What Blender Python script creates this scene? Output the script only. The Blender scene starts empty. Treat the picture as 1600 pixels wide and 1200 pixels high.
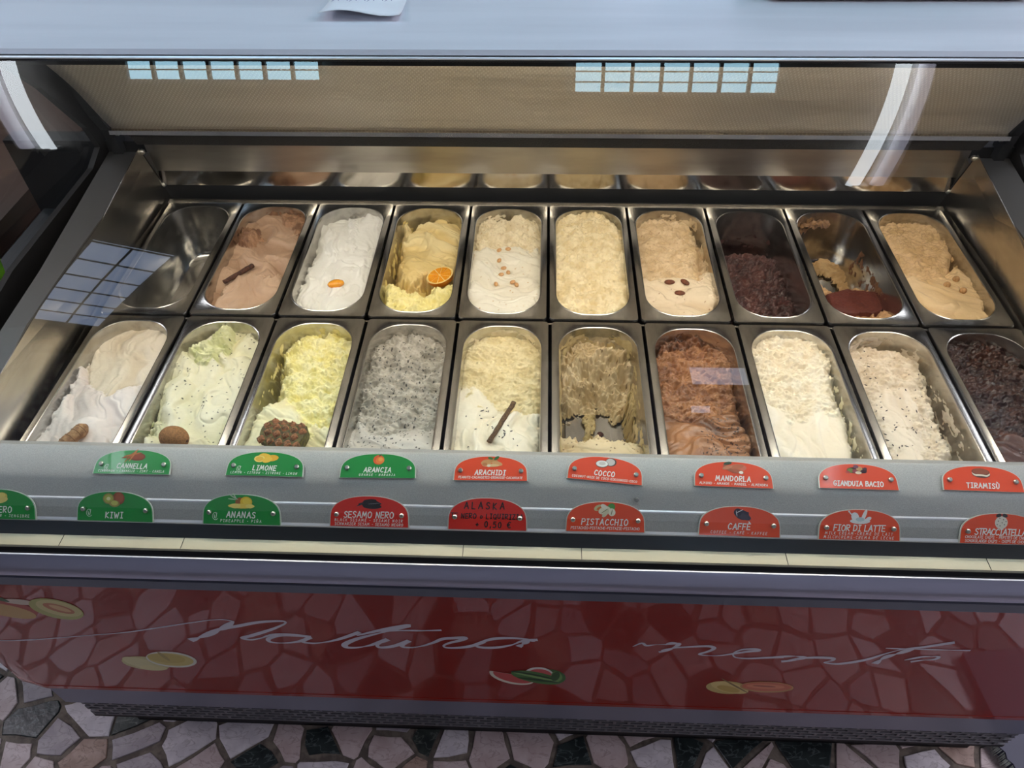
import bpy, bmesh, math, random
import numpy as np
from mathutils import Vector, Matrix
random.seed(7); RNG = np.random.RandomState(7)
SC = bpy.context.scene; COL = SC.collection
Z0 = 0.86                                   # height of the pan deck above the floor; coordinates below are relative to it

# ------------------------------------------------------------------ camera
CA, CB, CC = math.radians(43.7413), math.radians(2.858), math.radians(-1.0221)
CR = Matrix.Rotation(CB, 3, 'Z') @ Matrix.Rotation(CA, 3, 'X') @ Matrix.Rotation(CC, 3, 'Z')
CP = Vector((-0.0168, -1.3865, 0.9002))
cam = bpy.data.cameras.new('camera'); cam.sensor_width = 36; cam.lens = 36*1160/1600; cam.clip_start = .02
co = bpy.data.objects.new('camera', cam); COL.objects.link(co)
co.matrix_world = Matrix.Translation(CP+Vector((0, 0, Z0))) @ CR.to_4x4(); SC.camera = co
# ------------------------------------------------------------------ world, exposure
w = bpy.data.worlds.new('world'); SC.world = w; w.use_nodes = True
w.node_tree.nodes['Background'].inputs[0].default_value = (.62, .62, .9, 1)
w.node_tree.nodes['Background'].inputs[1].default_value = .35
SC.view_settings.view_transform = 'Standard'; SC.view_settings.look = 'None'
SC.view_settings.exposure = 0.0; SC.view_settings.gamma = 1.0; SC.view_settings.use_curve_mapping = False
LAMP = 26.0        # strip lamp inside the case
TUBE = 9.0         # ceiling tubes
SKY = 9.0          # skylights
SIDE = 9.0         # added fill panels overhead left and right, out of view
WIN = 3.0          # wall windows

# ------------------------------------------------------------------ helpers
def ray(u, v):
    return (CR @ Vector(((u-800)/1160, -(v-600)/1160, -1))).normalized()
def onplane(u, v, p, n):                     # where a line of sight meets a real plane of the case
    d = ray(u, v); n = Vector(n); return CP + d*((Vector(p)-CP).dot(n)/d.dot(n))
def atz(u, v, z): return onplane(u, v, (0, 0, z), (0, 0, 1))
def lin(c):
    return tuple(((x/255)/12.92 if x/255 <= .04045 else ((x/255+.055)/1.055)**2.4) for x in c)
ORG = {}
def place(o, parent, org):
    COL.objects.link(o)
    if parent is not None:
        o.parent = parent; po = ORG[parent.name]; ORG[o.name] = org
        o.location = Vector(org)-Vector(po)
    else:
        ORG[o.name] = org; o.location = (org[0], org[1], org[2]+Z0)
def props(o, label=None, cat=None, group=None, kind=None):
    if label: o['label'] = label
    if cat: o['category'] = cat
    if group: o['group'] = group
    if kind: o['kind'] = kind
    return o
def thing(name, label, cat, org, group=None, parent=None):
    o = bpy.data.objects.new(name, None); o.empty_display_size = .05; place(o, parent, org)
    return props(o, label, cat, group)
def obj(name, verts, faces, m, parent=None, org=None, smooth=False, sharp=None):
    if org is None: org = ORG[parent.name] if parent is not None else (0, 0, 0)
    me = bpy.data.meshes.new(name)
    o0 = Vector(org)
    me.from_pydata([tuple(Vector(v)-o0) for v in verts], [], faces); me.update()
    if smooth: me.polygons.foreach_set('use_smooth', [True]*len(me.polygons))
    if sharp: me.set_sharp_from_angle(angle=math.radians(sharp))
    me.materials.append(m)
    o = bpy.data.objects.new(name, me); place(o, parent, org); return o
class MB:                                    # collects geometry for ONE mesh
    def __init__(s): s.v = []; s.f = []; s.c = []
    def add(s, v, f, col=None):
        n = len(s.v); s.v += [tuple(x) for x in v]; s.f += [tuple(i+n for i in q) for q in f]
        s.c += [col or (1, 1, 1)]*len(v); return s
    def box(s, a, b, col=None):
        (x0, y0, z0), (x1, y1, z1) = a, b
        return s.add([(x0,y0,z0),(x1,y0,z0),(x1,y1,z0),(x0,y1,z0),(x0,y0,z1),(x1,y0,z1),(x1,y1,z1),(x0,y1,z1)],
                     [(0,3,2,1),(4,5,6,7),(0,1,5,4),(1,2,6,5),(2,3,7,6),(3,0,4,7)], col)
    def prof(s, pts, x0, x1, closed=True):   # (y,z) outline pushed along x
        n = len(pts); v = [(x0, y, z) for y, z in pts]+[(x1, y, z) for y, z in pts]
        f = [(i, (i+1) % n, (i+1) % n+n, i+n) for i in range(n if closed else n-1)]
        if closed: f += [tuple(range(n))[::-1], tuple(range(n, 2*n))]
        return s.add(v, f)
    def tube(s, path, rad, n=8, col=None, flat=1.0):
        P = [Vector(p) for p in path]; m = len(P); vs = []; fs = []
        for i, p in enumerate(P):
            t = (P[min(i+1, m-1)]-P[max(i-1, 0)]).normalized()
            a = t.orthogonal().normalized() if abs(t.z) > .9 else t.cross(Vector((0, 0, 1))).normalized()
            b = t.cross(a); r = rad[i] if isinstance(rad, (list, tuple)) else rad
            vs += [p+a*(r*math.cos(k*2*math.pi/n))+b*(r*flat*math.sin(k*2*math.pi/n)) for k in range(n)]
        for i in range(m-1):
            for k in range(n):
                q = (k+1) % n; fs.append((i*n+k, i*n+q, (i+1)*n+q, (i+1)*n+k))
        fs += [tuple(range(n))[::-1], tuple(range((m-1)*n, m*n))]
        return s.add(vs, fs, col)
    def blob(s, c, r, rot=None, nu=12, nv=8, noise=0, col=None):
        c = Vector(c); vs = []; fs = []
        for j in range(nv+1):
            th = math.pi*j/nv
            for i in range(nu):
                ph = 2*math.pi*i/nu; k = 1+noise*(random.random()-.5)*(0 < j < nv)
                p = Vector((r[0]*k*math.sin(th)*math.cos(ph), r[1]*k*math.sin(th)*math.sin(ph), r[2]*k*math.cos(th)))
                if rot is not None: p = rot @ p
                vs.append(c+p)
        for j in range(nv):
            for i in range(nu):
                q = (i+1) % nu; fs.append((j*nu+i, (j+1)*nu+i, (j+1)*nu+q, j*nu+q))
        return s.add(vs, fs, col)
    def build(s, name, m, parent=None, org=None, smooth=False, sharp=None, cols=False):
        o = obj(name, s.v, s.f, m, parent, org, smooth, sharp)
        if cols:
            a = o.data.color_attributes.new('Col', 'FLOAT_COLOR', 'POINT')
            a.data.foreach_set('color', np.array([(*c, 1) for c in s.c], 'f').ravel())
        return o
def rz(a): return Matrix.Rotation(a, 3, 'Z')

# ------------------------------------------------------------------ materials
def mat(name, col, rough=.5, metal=0, spec=.5, bump=None, coat=0, vary=None, emit=None, sub=0, attr=False):
    m = bpy.data.materials.new(name); m.use_nodes = True; nt = m.node_tree; N = nt.nodes; L = nt.links
    b = N['Principled BSDF']; b.inputs['Base Color'].default_value = (*col, 1)
    b.inputs['Roughness'].default_value = rough; b.inputs['Metallic'].default_value = metal
    b.inputs['Specular IOR Level'].default_value = spec; b.inputs['Coat Weight'].default_value = coat
    b.inputs['Coat Roughness'].default_value = .01
    tc = N.new('ShaderNodeTexCoord')
    if emit:
        b.inputs['Emission Color'].default_value = (*emit[0], 1); b.inputs['Emission Strength'].default_value = emit[1]
    src = None
    if attr:
        a = N.new('ShaderNodeVertexColor'); a.layer_name = 'Col'; src = a.outputs[0]
        L.new(src, b.inputs['Base Color'])
    if vary:                                  # (scale xyz, second colour, contrast lo, hi)
        mp = N.new('ShaderNodeMapping'); mp.inputs['Scale'].default_value = vary[0]; L.new(tc.outputs['Object'], mp.inputs[0])
        n = N.new('ShaderNodeTexNoise'); n.inputs['Scale'].default_value = 1; n.inputs['Detail'].default_value = 6; L.new(mp.outputs[0], n.inputs[0])
        r = N.new('ShaderNodeMapRange'); r.inputs[1].default_value = vary[2]; r.inputs[2].default_value = vary[3]; L.new(n.outputs[0], r.inputs[0])
        mx = N.new('ShaderNodeMix'); mx.data_type = 'RGBA'; L.new(r.outputs[0], mx.inputs[0])
        if src is not None:
            mx.blend_type = 'MULTIPLY'; L.new(src, mx.inputs[6])
        else: mx.inputs[6].default_value = (*col, 1)
        mx.inputs[7].default_value = (*vary[1], 1); L.new(mx.outputs[2], b.inputs['Base Color'])
    if bump:                                  # (scale xyz, strength, distance)
        mp = N.new('ShaderNodeMapping'); mp.inputs['Scale'].default_value = bump[0]; L.new(tc.outputs['Object'], mp.inputs[0])
        n = N.new('ShaderNodeTexNoise'); n.inputs['Scale'].default_value = 1; n.inputs['Detail'].default_value = 4; L.new(mp.outputs[0], n.inputs[0])
        bp = N.new('ShaderNodeBump'); bp.inputs['Strength'].default_value = bump[1]; bp.inputs['Distance'].default_value = bump[2]
        L.new(n.outputs[0], bp.inputs['Height']); L.new(bp.outputs[0], b.inputs['Normal'])
    return m
M = {}
M['steel'] = mat('satin_steel', (.50, .485, .46), .24, 1, bump=((40, 40, 40), .04, .01), vary=((30, 8, 30), (.62, .60, .57), .4, .65))
M['ledge'] = mat('ledge_steel', (.095, .092, .092), .5, .6, bump=((40, 40, 40), .04, .01))
M['pansteel'] = mat('pan_steel', (.56, .55, .53), .2, 1, bump=((12, 12, 12), .04, .01), vary=((60, 20, 60), (.42, .41, .40), .45, .7))
M['wallsteel'] = mat('rear_wall_steel', (.50, .47, .43), .38, 1, bump=((4, 30, 30), .1, .01), vary=((5, 5, 30), (.40, .37, .34), .4, .65))
M['polish'] = mat('polished_steel', (.62, .58, .53), .12, 1)
M['lip'] = mat('label_shelf_steel', (.47, .465, .45), .45, .15, bump=((900, 900, 900), .25, .0006), vary=((700, 700, 700), (.37, .365, .355), .35, .65))
M['alu'] = mat('brushed_aluminium', (.80, .80, .86), .28, .15, bump=((2, 300, 300), .06, .001), vary=((1.5, 14, 14), (.71, .71, .77), .4, .65))
M['bumper'] = mat('bumper_aluminium', (.42, .43, .55), .28, .85, bump=((3, 60, 60), .08, .002))
M['trim'] = mat('grey_blue_strip', (.13, .145, .19), .38, .4)
M['base'] = mat('base_strip_grey', (.24, .245, .31), .42, .5)
M['grille'] = mat('grille_metal', (.20, .20, .22), .45, .6)
M['black'] = mat('black_plastic', (.010, .010, .011), .55, spec=.2)
M['darkmetal'] = mat('dark_metal', (.03, .032, .036), .35, .5)
M['trough'] = mat('dark_steel_trough', (.10, .115, .13), .3, .9)
M['cream'] = mat('cream_plastic', lin((226, 220, 196)), .45, vary=((1, 30, 30), lin((216, 210, 184)), .4, .7))
M['red'] = mat('red_laminate', lin((142, 31, 19)), .35, 0, .15, coat=.6)
M['brush'] = mat('brush_seal', (.02, .02, .022), .8, bump=((400, 20, 400), .8, .004))
M['screw'] = mat('screw_metal', (.55, .54, .5), .3, 1)
M['white'] = mat('white_enamel', (.78, .78, .78), .5)
M['wood'] = mat('dark_brown_laminate', lin((74, 50, 40)), .3, vary=((2, 2, 20), lin((50, 34, 28)), .4, .6))
M['darkblue'] = mat('dark_blue_grey_panel', lin((62, 64, 86)), .5, bump=((20, 20, 200), .2, .002))
M['print'] = mat('printed_ink', (1, 1, 1), .35, attr=True)
M['paper'] = mat('paper', (.80, .80, .84), .7, bump=((30, 30, 30), .2, .002))
M['ink'] = mat('pen_ink', (.10, .09, .30), .6)
M['blacktext'] = mat('marker_ink', (.01, .01, .012), .5)
M['whitetext'] = mat('white_print', (.85, .85, .82), .4)
M['greenlabel'] = mat('green_acrylic', lin((40, 146, 70)), .22, coat=.6)
M['redlabel'] = mat('red_acrylic', lin((236, 84, 52)), .22, coat=.6)
M['deepredlabel'] = mat('deep_red_acrylic', lin((222, 52, 44)), .22, coat=.6)
M['edge'] = mat('acrylic_edge', (.62, .66, .60), .15, coat=.5)
M['silver'] = mat('silver_vinyl', (.66, .64, .70), .4, .2)
M['grout'] = mat('grout', lin((118, 108, 98)), .85, bump=((200, 200, 200), .4, .002), vary=((40, 40, 40), lin((84, 76, 70)), .4, .6))
M['wallroom'] = mat('room_wall_plaster', (.55, .55, .58), .8)
M['wallbrown'] = mat('room_wall_brown', (.09, .062, .055), .6)
M['ceil'] = mat('ceiling_paint', (.16, .15, .14), .8)
M['bar'] = mat('skylight_bar', (.10, .10, .10), .5)
M['tubeglow'] = mat('tube_glow', (1, 1, 1), emit=((.86, .94, 1), TUBE))
M['dimglow'] = mat('tube_glow_dim', (1, 1, 1), emit=((.80, .80, 1), 2.6))
M['sky'] = mat('skylight_glow', (1, 1, 1), emit=((.45, .80, 1), SKY))
M['skydim'] = mat('skylight_glow_dim', (1, 1, 1), emit=((.50, .66, 1), 3.0))
M['sidefill'] = mat('side_fill_glow', (1, 1, 1), emit=((.95, .90, 1), SIDE))  # glow of the two added fill panels
M['win'] = mat('window_glow', (1, 1, 1), emit=((.62, .74, 1), WIN))
M['lamp'] = mat('lamp_glow', (1, 1, 1), emit=((1, .885, .73), LAMP))
GEL = mat('gelato', (1, 1, 1), .5, 0, .35, bump=((380, 380, 380), .30, .0012), attr=True)
GELW = mat('gelato_wet', (1, 1, 1), .30, 0, .5, bump=((300, 300, 300), .35, .0012), attr=True)

def blind_mat():
    m = mat('woven_blind', (.50, .46, .40), .42, .35)
    nt = m.node_tree; N = nt.nodes; L = nt.links; b = N['Principled BSDF']
    tc = N.new('ShaderNodeTexCoord'); outs = []
    for rot, sc in ((.5, 330), (-.75, 330)):
        mp = N.new('ShaderNodeMapping'); mp.inputs['Rotation'].default_value = (0, rot, 0); L.new(tc.outputs['Object'], mp.inputs[0])
        wv = N.new('ShaderNodeTexWave'); wv.bands_direction = 'X'; wv.inputs['Scale'].default_value = sc/6.28*1.0
        wv.inputs['Distortion'].default_value = .4; L.new(mp.outputs[0], wv.inputs[0]); outs.append(wv.outputs['Fac'])
    ml = N.new('ShaderNodeMath'); ml.operation = 'MULTIPLY'; L.new(outs[0], ml.inputs[0]); L.new(outs[1], ml.inputs[1])
    bp = N.new('ShaderNodeBump'); bp.inputs['Strength'].default_value = .6; bp.inputs['Distance'].default_value = .0012
    L.new(ml.outputs[0], bp.inputs['Height'])
    n = N.new('ShaderNodeTexNoise'); mp = N.new('ShaderNodeMapping'); mp.inputs['Scale'].default_value = (1.6, 10, 14)
    L.new(tc.outputs['Object'], mp.inputs[0]); L.new(mp.outputs[0], n.inputs[0]); n.inputs['Scale'].default_value = 1; n.inputs['Detail'].default_value = 3
    b2 = N.new('ShaderNodeBump'); b2.inputs['Strength'].default_value = .5; b2.inputs['Distance'].default_value = .02
    L.new(n.outputs[0], b2.inputs['Height']); L.new(bp.outputs[0], b2.inputs['Normal']); L.new(b2.outputs[0], b.inputs['Normal'])
    mx = N.new('ShaderNodeMix'); mx.data_type = 'RGBA'; mx.inputs[6].default_value = (.40, .365, .315, 1); mx.inputs[7].default_value = (.56, .515, .45, 1)
    L.new(ml.outputs[0], mx.inputs[0]); L.new(mx.outputs[2], b.inputs['Base Color'])
    return m
M['blind'] = blind_mat()
def glass_mat(name, ior=1.5, boost=1.7, tint=(.96, .98, .97)):
    m = bpy.data.materials.new(name); m.use_nodes = True; nt = m.node_tree; N = nt.nodes; L = nt.links
    N.remove(N['Principled BSDF'])
    fr = N.new('ShaderNodeFresnel'); fr.inputs[0].default_value = ior
    ge = N.new('ShaderNodeNewGeometry'); iv = N.new('ShaderNodeMath'); iv.operation = 'SUBTRACT'; iv.inputs[0].default_value = 1; L.new(ge.outputs['Backfacing'], iv.inputs[1])
    mu = N.new('ShaderNodeMath'); mu.operation = 'MULTIPLY'; L.new(fr.outputs[0], mu.inputs[0]); L.new(iv.outputs[0], mu.inputs[1])
    m2 = N.new('ShaderNodeMath'); m2.operation = 'MULTIPLY'; m2.use_clamp = True; L.new(mu.outputs[0], m2.inputs[0]); m2.inputs[1].default_value = boost
    tr = N.new('ShaderNodeBsdfTransparent'); tr.inputs[0].default_value = (*tint, 1)
    gl = N.new('ShaderNodeBsdfGlossy'); gl.inputs['Roughness'].default_value = 0.0
    mx = N.new('ShaderNodeMixShader'); L.new(m2.outputs[0], mx.inputs[0]); L.new(tr.outputs[0], mx.inputs[1]); L.new(gl.outputs[0], mx.inputs[2])
    L.new(mx.outputs[0], N['Material Output'].inputs[0]); return m
M['glass'] = glass_mat('clear_glass')
def stone_mat(name, a, b_, c, rough=.45):
    m = mat(name, a, rough, vary=((22, 22, 22), b_, .38, .62), bump=((60, 60, 60), .25, .004), spec=.4)
    nt = m.node_tree; N = nt.nodes; L = nt.links; b = N['Principled BSDF']
    src = b.inputs['Base Color'].links[0].from_socket
    tc = N.new('ShaderNodeTexCoord'); mp = N.new('ShaderNodeMapping'); mp.inputs['Scale'].default_value = (14, 26, 14); mp.inputs['Rotation'].default_value = (0, 0, .7)
    L.new(tc.outputs['Object'], mp.inputs[0])
    n = N.new('ShaderNodeTexNoise'); n.inputs['Scale'].default_value = 1; n.inputs['Detail'].default_value = 8; n.inputs['Distortion'].default_value = 1.2; L.new(mp.outputs[0], n.inputs[0])
    s = N.new('ShaderNodeMath'); s.operation = 'SUBTRACT'; s.inputs[1].default_value = .5; L.new(n.outputs[0], s.inputs[0])
    ab = N.new('ShaderNodeMath'); ab.operation = 'ABSOLUTE'; L.new(s.outputs[0], ab.inputs[0])
    r = N.new('ShaderNodeMapRange'); r.inputs[1].default_value = 0; r.inputs[2].default_value = .018; r.inputs[3].default_value = .6; r.inputs[4].default_value = 0; L.new(ab.outputs[0], r.inputs[0])
    mx = N.new('ShaderNodeMix'); mx.data_type = 'RGBA'; L.new(r.outputs[0], mx.inputs[0]); L.new(src, mx.inputs[6]); mx.inputs[7].default_value = (*c, 1)
    L.new(mx.outputs[2], b.inputs['Base Color']); return m
STONES = [stone_mat('stone_pink', lin((196, 182, 182)), lin((178, 160, 158)), lin((138, 118, 112))),
          stone_mat('stone_white', lin((212, 206, 210)), lin((190, 184, 190)), lin((150, 142, 145))),
          stone_mat('stone_grey', lin((168, 160, 164)), lin((148, 140, 146)), lin((118, 110, 112))),
          stone_mat('stone_beige', lin((172, 148, 136)), lin((140, 116, 104)), lin((96, 76, 66))),
          stone_mat('stone_green_black', lin((26, 32, 34)), lin((44, 52, 52)), lin((110, 120, 120)), .3),
          stone_mat('stone_dark_green', lin((62, 68, 64)), lin((38, 44, 44)), lin((120, 124, 118)), .35)]

# ------------------------------------------------------------------ room
FL = -Z0
def struct(name, mb, m, parent=None, org=(0, 0, 0)):
    o = mb.build(name, m, parent, org); o['kind'] = 'structure'; return o
floor = struct('floor', MB().box((-4, -5, FL-.06), (4, 3.2, FL-.004)), M['grout'])
struct('ceiling', MB().box((-4, -5, 2.3), (4, 3.2, 2.4)), M['ceil'])
struct('wall_left', MB().box((-4.1, -5, FL), (-4, 3.2, 2.3)), M['wallbrown'])
struct('wall_right', MB().box((4, -5, FL), (4.1, 3.2, 2.3)), M['wallroom'])
struct('wall_back', MB().box((-4.1, 3.2, FL), (4.1, 3.3, 2.3)), M['wallroom'])
wf = MB()                                                         # wall behind the viewer, open at its windows
struct('wall_front', MB().box((-4.1, -5.1, FL), (4.1, -5, 2.3)), M['wallroom'])
def window(idx, x0, x1, z0, z1, y, s, m):
    t = struct('window_%d' % idx, MB().box((x0, y, z0), (x1, y+s*.01, z1)), m, None, ((x0+x1)/2, y, z0))
    f = MB()
    rects = (((x0-.05, z0-.05), (x1+.05, z0)), ((x0-.05, z1), (x1+.05, z1+.05)), ((x0-.05, z0), (x0, z1)), ((x1, z0), (x1+.05, z1)),
                 (((x0+x1)/2-.015, z0), ((x0+x1)/2+.015, z1)))
    for a, b in rects[:5 if x1-x0 > .6 else 4]:
        f.box((a[0], min(y, y+s*.04), a[1]), (b[0], max(y, y+s*.04), b[1]))
    f.build('window_frame', M['bar'], t)
window(1, 1.12, 1.54, 1.85, 2.22, -5, 1, M['win'])
window(2, 1.08, 1.22, 1.28, 1.42, -5, 1, M['win'])
window(3, .30, 1.25, 1.70, 1.95, 3.2, -1, M['win'])
def skylight(label, x0, x1, y0, y1, nx, ny, rot=0, m=None):
    t = thing('skylight', label, 'skylight', ((x0+x1)/2, (y0+y1)/2, 2.29), 'skylights in the ceiling')
    MB().box((x0, y0, 2.285), (x1, y1, 2.299)).build('pane', m or M['sky'], t)
    for i in range(nx+1):
        x = x0+(x1-x0)*i/nx; MB().box((x-.006, y0, 2.268), (x+.006, y1, 2.285)).build('bar', M['bar'], t)
    for i in range(ny+1):
        y = y0+(y1-y0)*i/ny; MB().box((x0, y-.006, 2.270), (x1, y+.006, 2.284)).build('bar', M['bar'], t)
    t.rotation_euler.z = rot
skylight('barred blue skylight mirrored at upper left of the glass', -1.50, -.80, -.535, .165, 7, 8)
skylight('barred blue skylight mirrored right of centre in the glass', .09, .80, -.625, .162, 7, 9)
skylight('narrow slanted skylight mirrored over the empty pan', -2.68, -2.30, -4.0, -2.1, 2, 6, -.62, M['skydim'])
skylight('broad white skylight over the left side of the shop', -3.95, -3.15, -2.2, 2.2, 2, 8, 0, M['sidefill'])  # unseen panel added to brighten shelf, labels and floor from the left
skylight('broad white skylight over the right side of the shop', 2.9, 3.95, -2.9, 1.9, 3, 10, 0, M['sidefill'])  # same added fill on the right, kept out of the glass reflections
def ceiling_lamp(label, x, y0, y1, side):
    t = thing('ceiling_light', label, 'ceiling light', (x, (y0+y1)/2, 2.25), 'fluorescent ceiling lights')
    MB().box((x+side*.045, y0, 2.268), (x+side*.13, y1, 2.299)).build('housing', M['white'], t)
    MB().tube([(x-side*.02, y0+.01, 2.235), (x+side*.03, y1-.01, 2.235)], .026, 10).build('tube', M['tubeglow'], t, smooth=True)
    MB().tube([(x+side*.075, y0+.01, 2.25), (x+side*.105, y1-.01, 2.25)], .026, 10).build('dim_tube', M['dimglow'], t, smooth=True)
    for y in (y0, y1-.02): MB().box((x-.03, y, 2.20), (x+.035, y+.02, 2.299)).build('end_cap', M['white'], t)
ceiling_lamp('long fluorescent tube mirrored as bright arc right of the glass', 1.19, -1.42, .6, 1)
ceiling_lamp('long fluorescent tube mirrored as bright arc at the left edge', -1.90, -1.14, .8, -1)

# palladiana floor: irregular broken slabs
def clip(poly, p, n):
    out = []
    for i in range(len(poly)):
        a, b = poly[i], poly[(i+1) % len(poly)]
        da = (a[0]-p[0])*n[0]+(a[1]-p[1])*n[1]; db = (b[0]-p[0])*n[0]+(b[1]-p[1])*n[1]
        if da <= 0: out.append(a)
        if (da < 0) != (db < 0) and abs(da-db) > 1e-12:
            t = da/(da-db); out.append((a[0]+(b[0]-a[0])*t, a[1]+(b[1]-a[1])*t))
    return out
pitch = .086; seeds = []
for j in range(16):
    for i in range(35):
        x = -1.55+i*pitch+(j % 2)*.04+random.uniform(-.040, .040); y = -1.85+j*pitch+random.uniform(-.040, .040)
        seeds.append((x, y))
slabs = []
for k, (x, y) in enumerate(seeds):
    if y > -.5 or (y > -.72 and -.93 < x < 1.03): continue
    P = [(x-.2, y-.2), (x+.2, y-.2), (x+.2, y+.2), (x-.2, y+.2)]
    for q, (a, b) in enumerate(seeds):
        if q == k or abs(a-x) > .32 or abs(b-y) > .32: continue
        d = math.hypot(a-x, b-y); n = ((a-x)/d, (b-y)/d); g = random.uniform(.0010, .0075)
        P = clip(P, (x+(a-x)/2-n[0]*g, y+(b-y)/2-n[1]*g), n)
        if len(P) < 3: break
    if len(P) < 3: continue
    # chip corners a little so edges are irregular
    Q = []
    for i in range(len(P)):
        a, b = P[i], P[(i+1) % len(P)]; L_ = math.hypot(b[0]-a[0], b[1]-a[1])
        if L_ < .004: continue
        Q.append(a)
        if L_ > .022 and random.random() < .35: Q.pop(); Q.append((a[0]+(b[0]-a[0])*.16, a[1]+(b[1]-a[1])*.16))
        if L_ > .03:
            t = random.uniform(.35, .65); o_ = random.uniform(-.0005, .003)
            nx, ny = (b[1]-a[1])/L_, -(b[0]-a[0])/L_
            Q.append((a[0]+(b[0]-a[0])*t-nx*o_, a[1]+(b[1]-a[1])*t-ny*o_))
    if len(Q) >= 3:
        r = random.random(); mi = 0 if r < .32 else 1 if r < .53 else 2 if r < .66 else 3 if r < .74 else 4 if r < .92 else 5
        if mi >= 4 and any(s_[3] >= 4 and math.hypot(s_[0]-x, s_[1]-y) < .10 for s_ in slabs): mi = random.choice((0, 1, 2, 3))
        slabs.append((x, y, Q, mi))
def visible(s):
    x, y = s[0], s[1]; d = CR.inverted() @ (Vector((x, y, FL))-CP)
    u, v = 800+1160*d.x/-d.z, 600-1160*d.y/-d.z
    inn = -60 < u < 1660 and v < 1260
    return (0 if inn else 1, abs(y+.9)+.25*abs(x))
slabs.sort(key=visible)
def slab_geo(mb, s):
    x, y, Q, mi = s; n = len(Q); cx = sum(q[0] for q in Q)/n; cy = sum(q[1] for q in Q)/n
    zt = FL+random.uniform(-.0006, .0012)
    top = [(cx+(q[0]-cx)*.965, cy+(q[1]-cy)*.965, zt) for q in Q]; mid = [(q[0], q[1], zt-.0012) for q in Q]; low = [(q[0], q[1], FL-.006) for q in Q]
    f = [tuple(range(n))]
    for i in range(n):
        q = (i+1) % n; f += [(q, i, n+i, n+q), (n+q, n+i, 2*n+i, 2*n+q)]
    mb.add(top+mid+low, f)
for s in slabs[:300]:
    mb = MB(); slab_geo(mb, s); mb.build('stone', STONES[s[3]], floor, (s[0], s[1], FL))
rest = {}
for s in slabs[300:]: slab_geo(rest.setdefault(s[3], MB()), s)
big = MB(); idx = []
for k, mb in rest.items(): n0 = len(big.f); big.add(mb.v, mb.f); idx += [k]*(len(big.f)-n0)
if big.f:
    o = big.build('stone_paving', STONES[0], floor)
    for m in STONES[1:]: o.data.materials.append(m)
    o.data.polygons.foreach_set('material_index', idx); o['kind'] = 'stuff'

# ------------------------------------------------------------------ the display case
case = thing('gelato_display_case', 'long steel and red glass-fronted ice cream display case on the stone floor', 'display case', (0, -.4, FL))
ARC = []
def glass_arc(A, B, s, n):
    A = Vector(A); B = Vector(B); c = (B-A).length; r = (c*c/4+s*s)/(2*s); t = (B-A)/c; nn = Vector((-t.y, t.x))
    if nn.x > 0: nn = -nn
    cen = (A+B)/2-nn*(r-s); a0 = math.atan2(A.y-cen.y, A.x-cen.x); a1 = math.atan2(B.y-cen.y, B.x-cen.x)
    if a0 < 0: a0 += 2*math.pi
    return cen, r, [a0+(a1-a0)*i/n for i in range(n+1)]
cen, R_, angs = glass_arc((-.842, -.030), (-.425, .505), .06, 36)
def arcpts(off): return [(cen.x+(R_+off)*math.cos(a), cen.y+(R_+off)*math.sin(a)) for a in angs]
outer, inner = arcpts(0), arcpts(-.006)
g = MB().prof(outer+inner[::-1], -1.0, 1.0)
g.build('curved_front_glass', M['glass'], case, smooth=True, sharp=40)
# make sure outward normals
for o in list(case.children):
    bm = bmesh.new(); bm.from_mesh(o.data); bmesh.ops.recalc_face_normals(bm, faces=bm.faces); bm.to_mesh(o.data); bm.free()
def part(name, mb, m, parent=case, smooth=False, sharp=None, cols=False):
    o = mb.build(name, m, parent, smooth=smooth, sharp=sharp, cols=cols)
    bm = bmesh.new(); bm.from_mesh(o.data); bmesh.ops.recalc_face_normals(bm, faces=bm.faces); bm.to_mesh(o.data); bm.free()
    return o
# canopy shelf
part('canopy_shelf', MB().prof([(-.425, .500), (-.428, .505), (-.424, .5105), (-.414, .512), (.02, .512), (.02, .492), (-.40, .492)], -1.05, 1.05), M['alu'], smooth=True, sharp=30)
part('canopy_edge_trim', MB().prof([(-.428, .5040), (-.4315, .5025), (-.4315, .4925), (-.424, .4895), (-.410, .4895), (-.410, .5)], -1.05, 1.05), M['black'])
part('canopy_bead', MB().prof([(-.4318, .5045), (-.4345, .5032), (-.4335, .5012), (-.4305, .5022)], -1.05, 1.05), M['alu'])
part('strip_lamp', MB().prof([(-.400, .4915), (-.400, .4865), (-.368, .4845), (-.368, .4915)], -.86, .86), M['lamp'])
# woven blind
nb = 60; v = []; f = []
for i in range(nb+1):
    for j in range(25):
        t = j/24; x = -.9+1.8*i/nb
        y = .018-(.018+.19)*t; z = .168+(.505-.168)*t
        sag = .004*math.sin(t*9+1.3*math.sin(x*2.1))*math.sin(math.pi*t)
        v.append((x, y+sag, z+sag*.5)); 
for i in range(nb):
    for j in range(24): a = i*25+j; f.append((a, a+25, a+26, a+1))
bl = obj('woven_blind', v, f, M['blind'], case, smooth=True)
bl.modifiers.new('thick', 'SOLIDIFY').thickness = .0015
part('bottom_bar', MB().prof([(.006, .162), (.008, .170), (.024, .172), (.026, .160), (.02, .158)], -.905, .905), M['polish'], bl)
part('brush_seal', MB().prof([(.012, .160), (.024, .160), (.044, .130), (.030, .128)], -.87, .87), M['brush'], bl)
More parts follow.
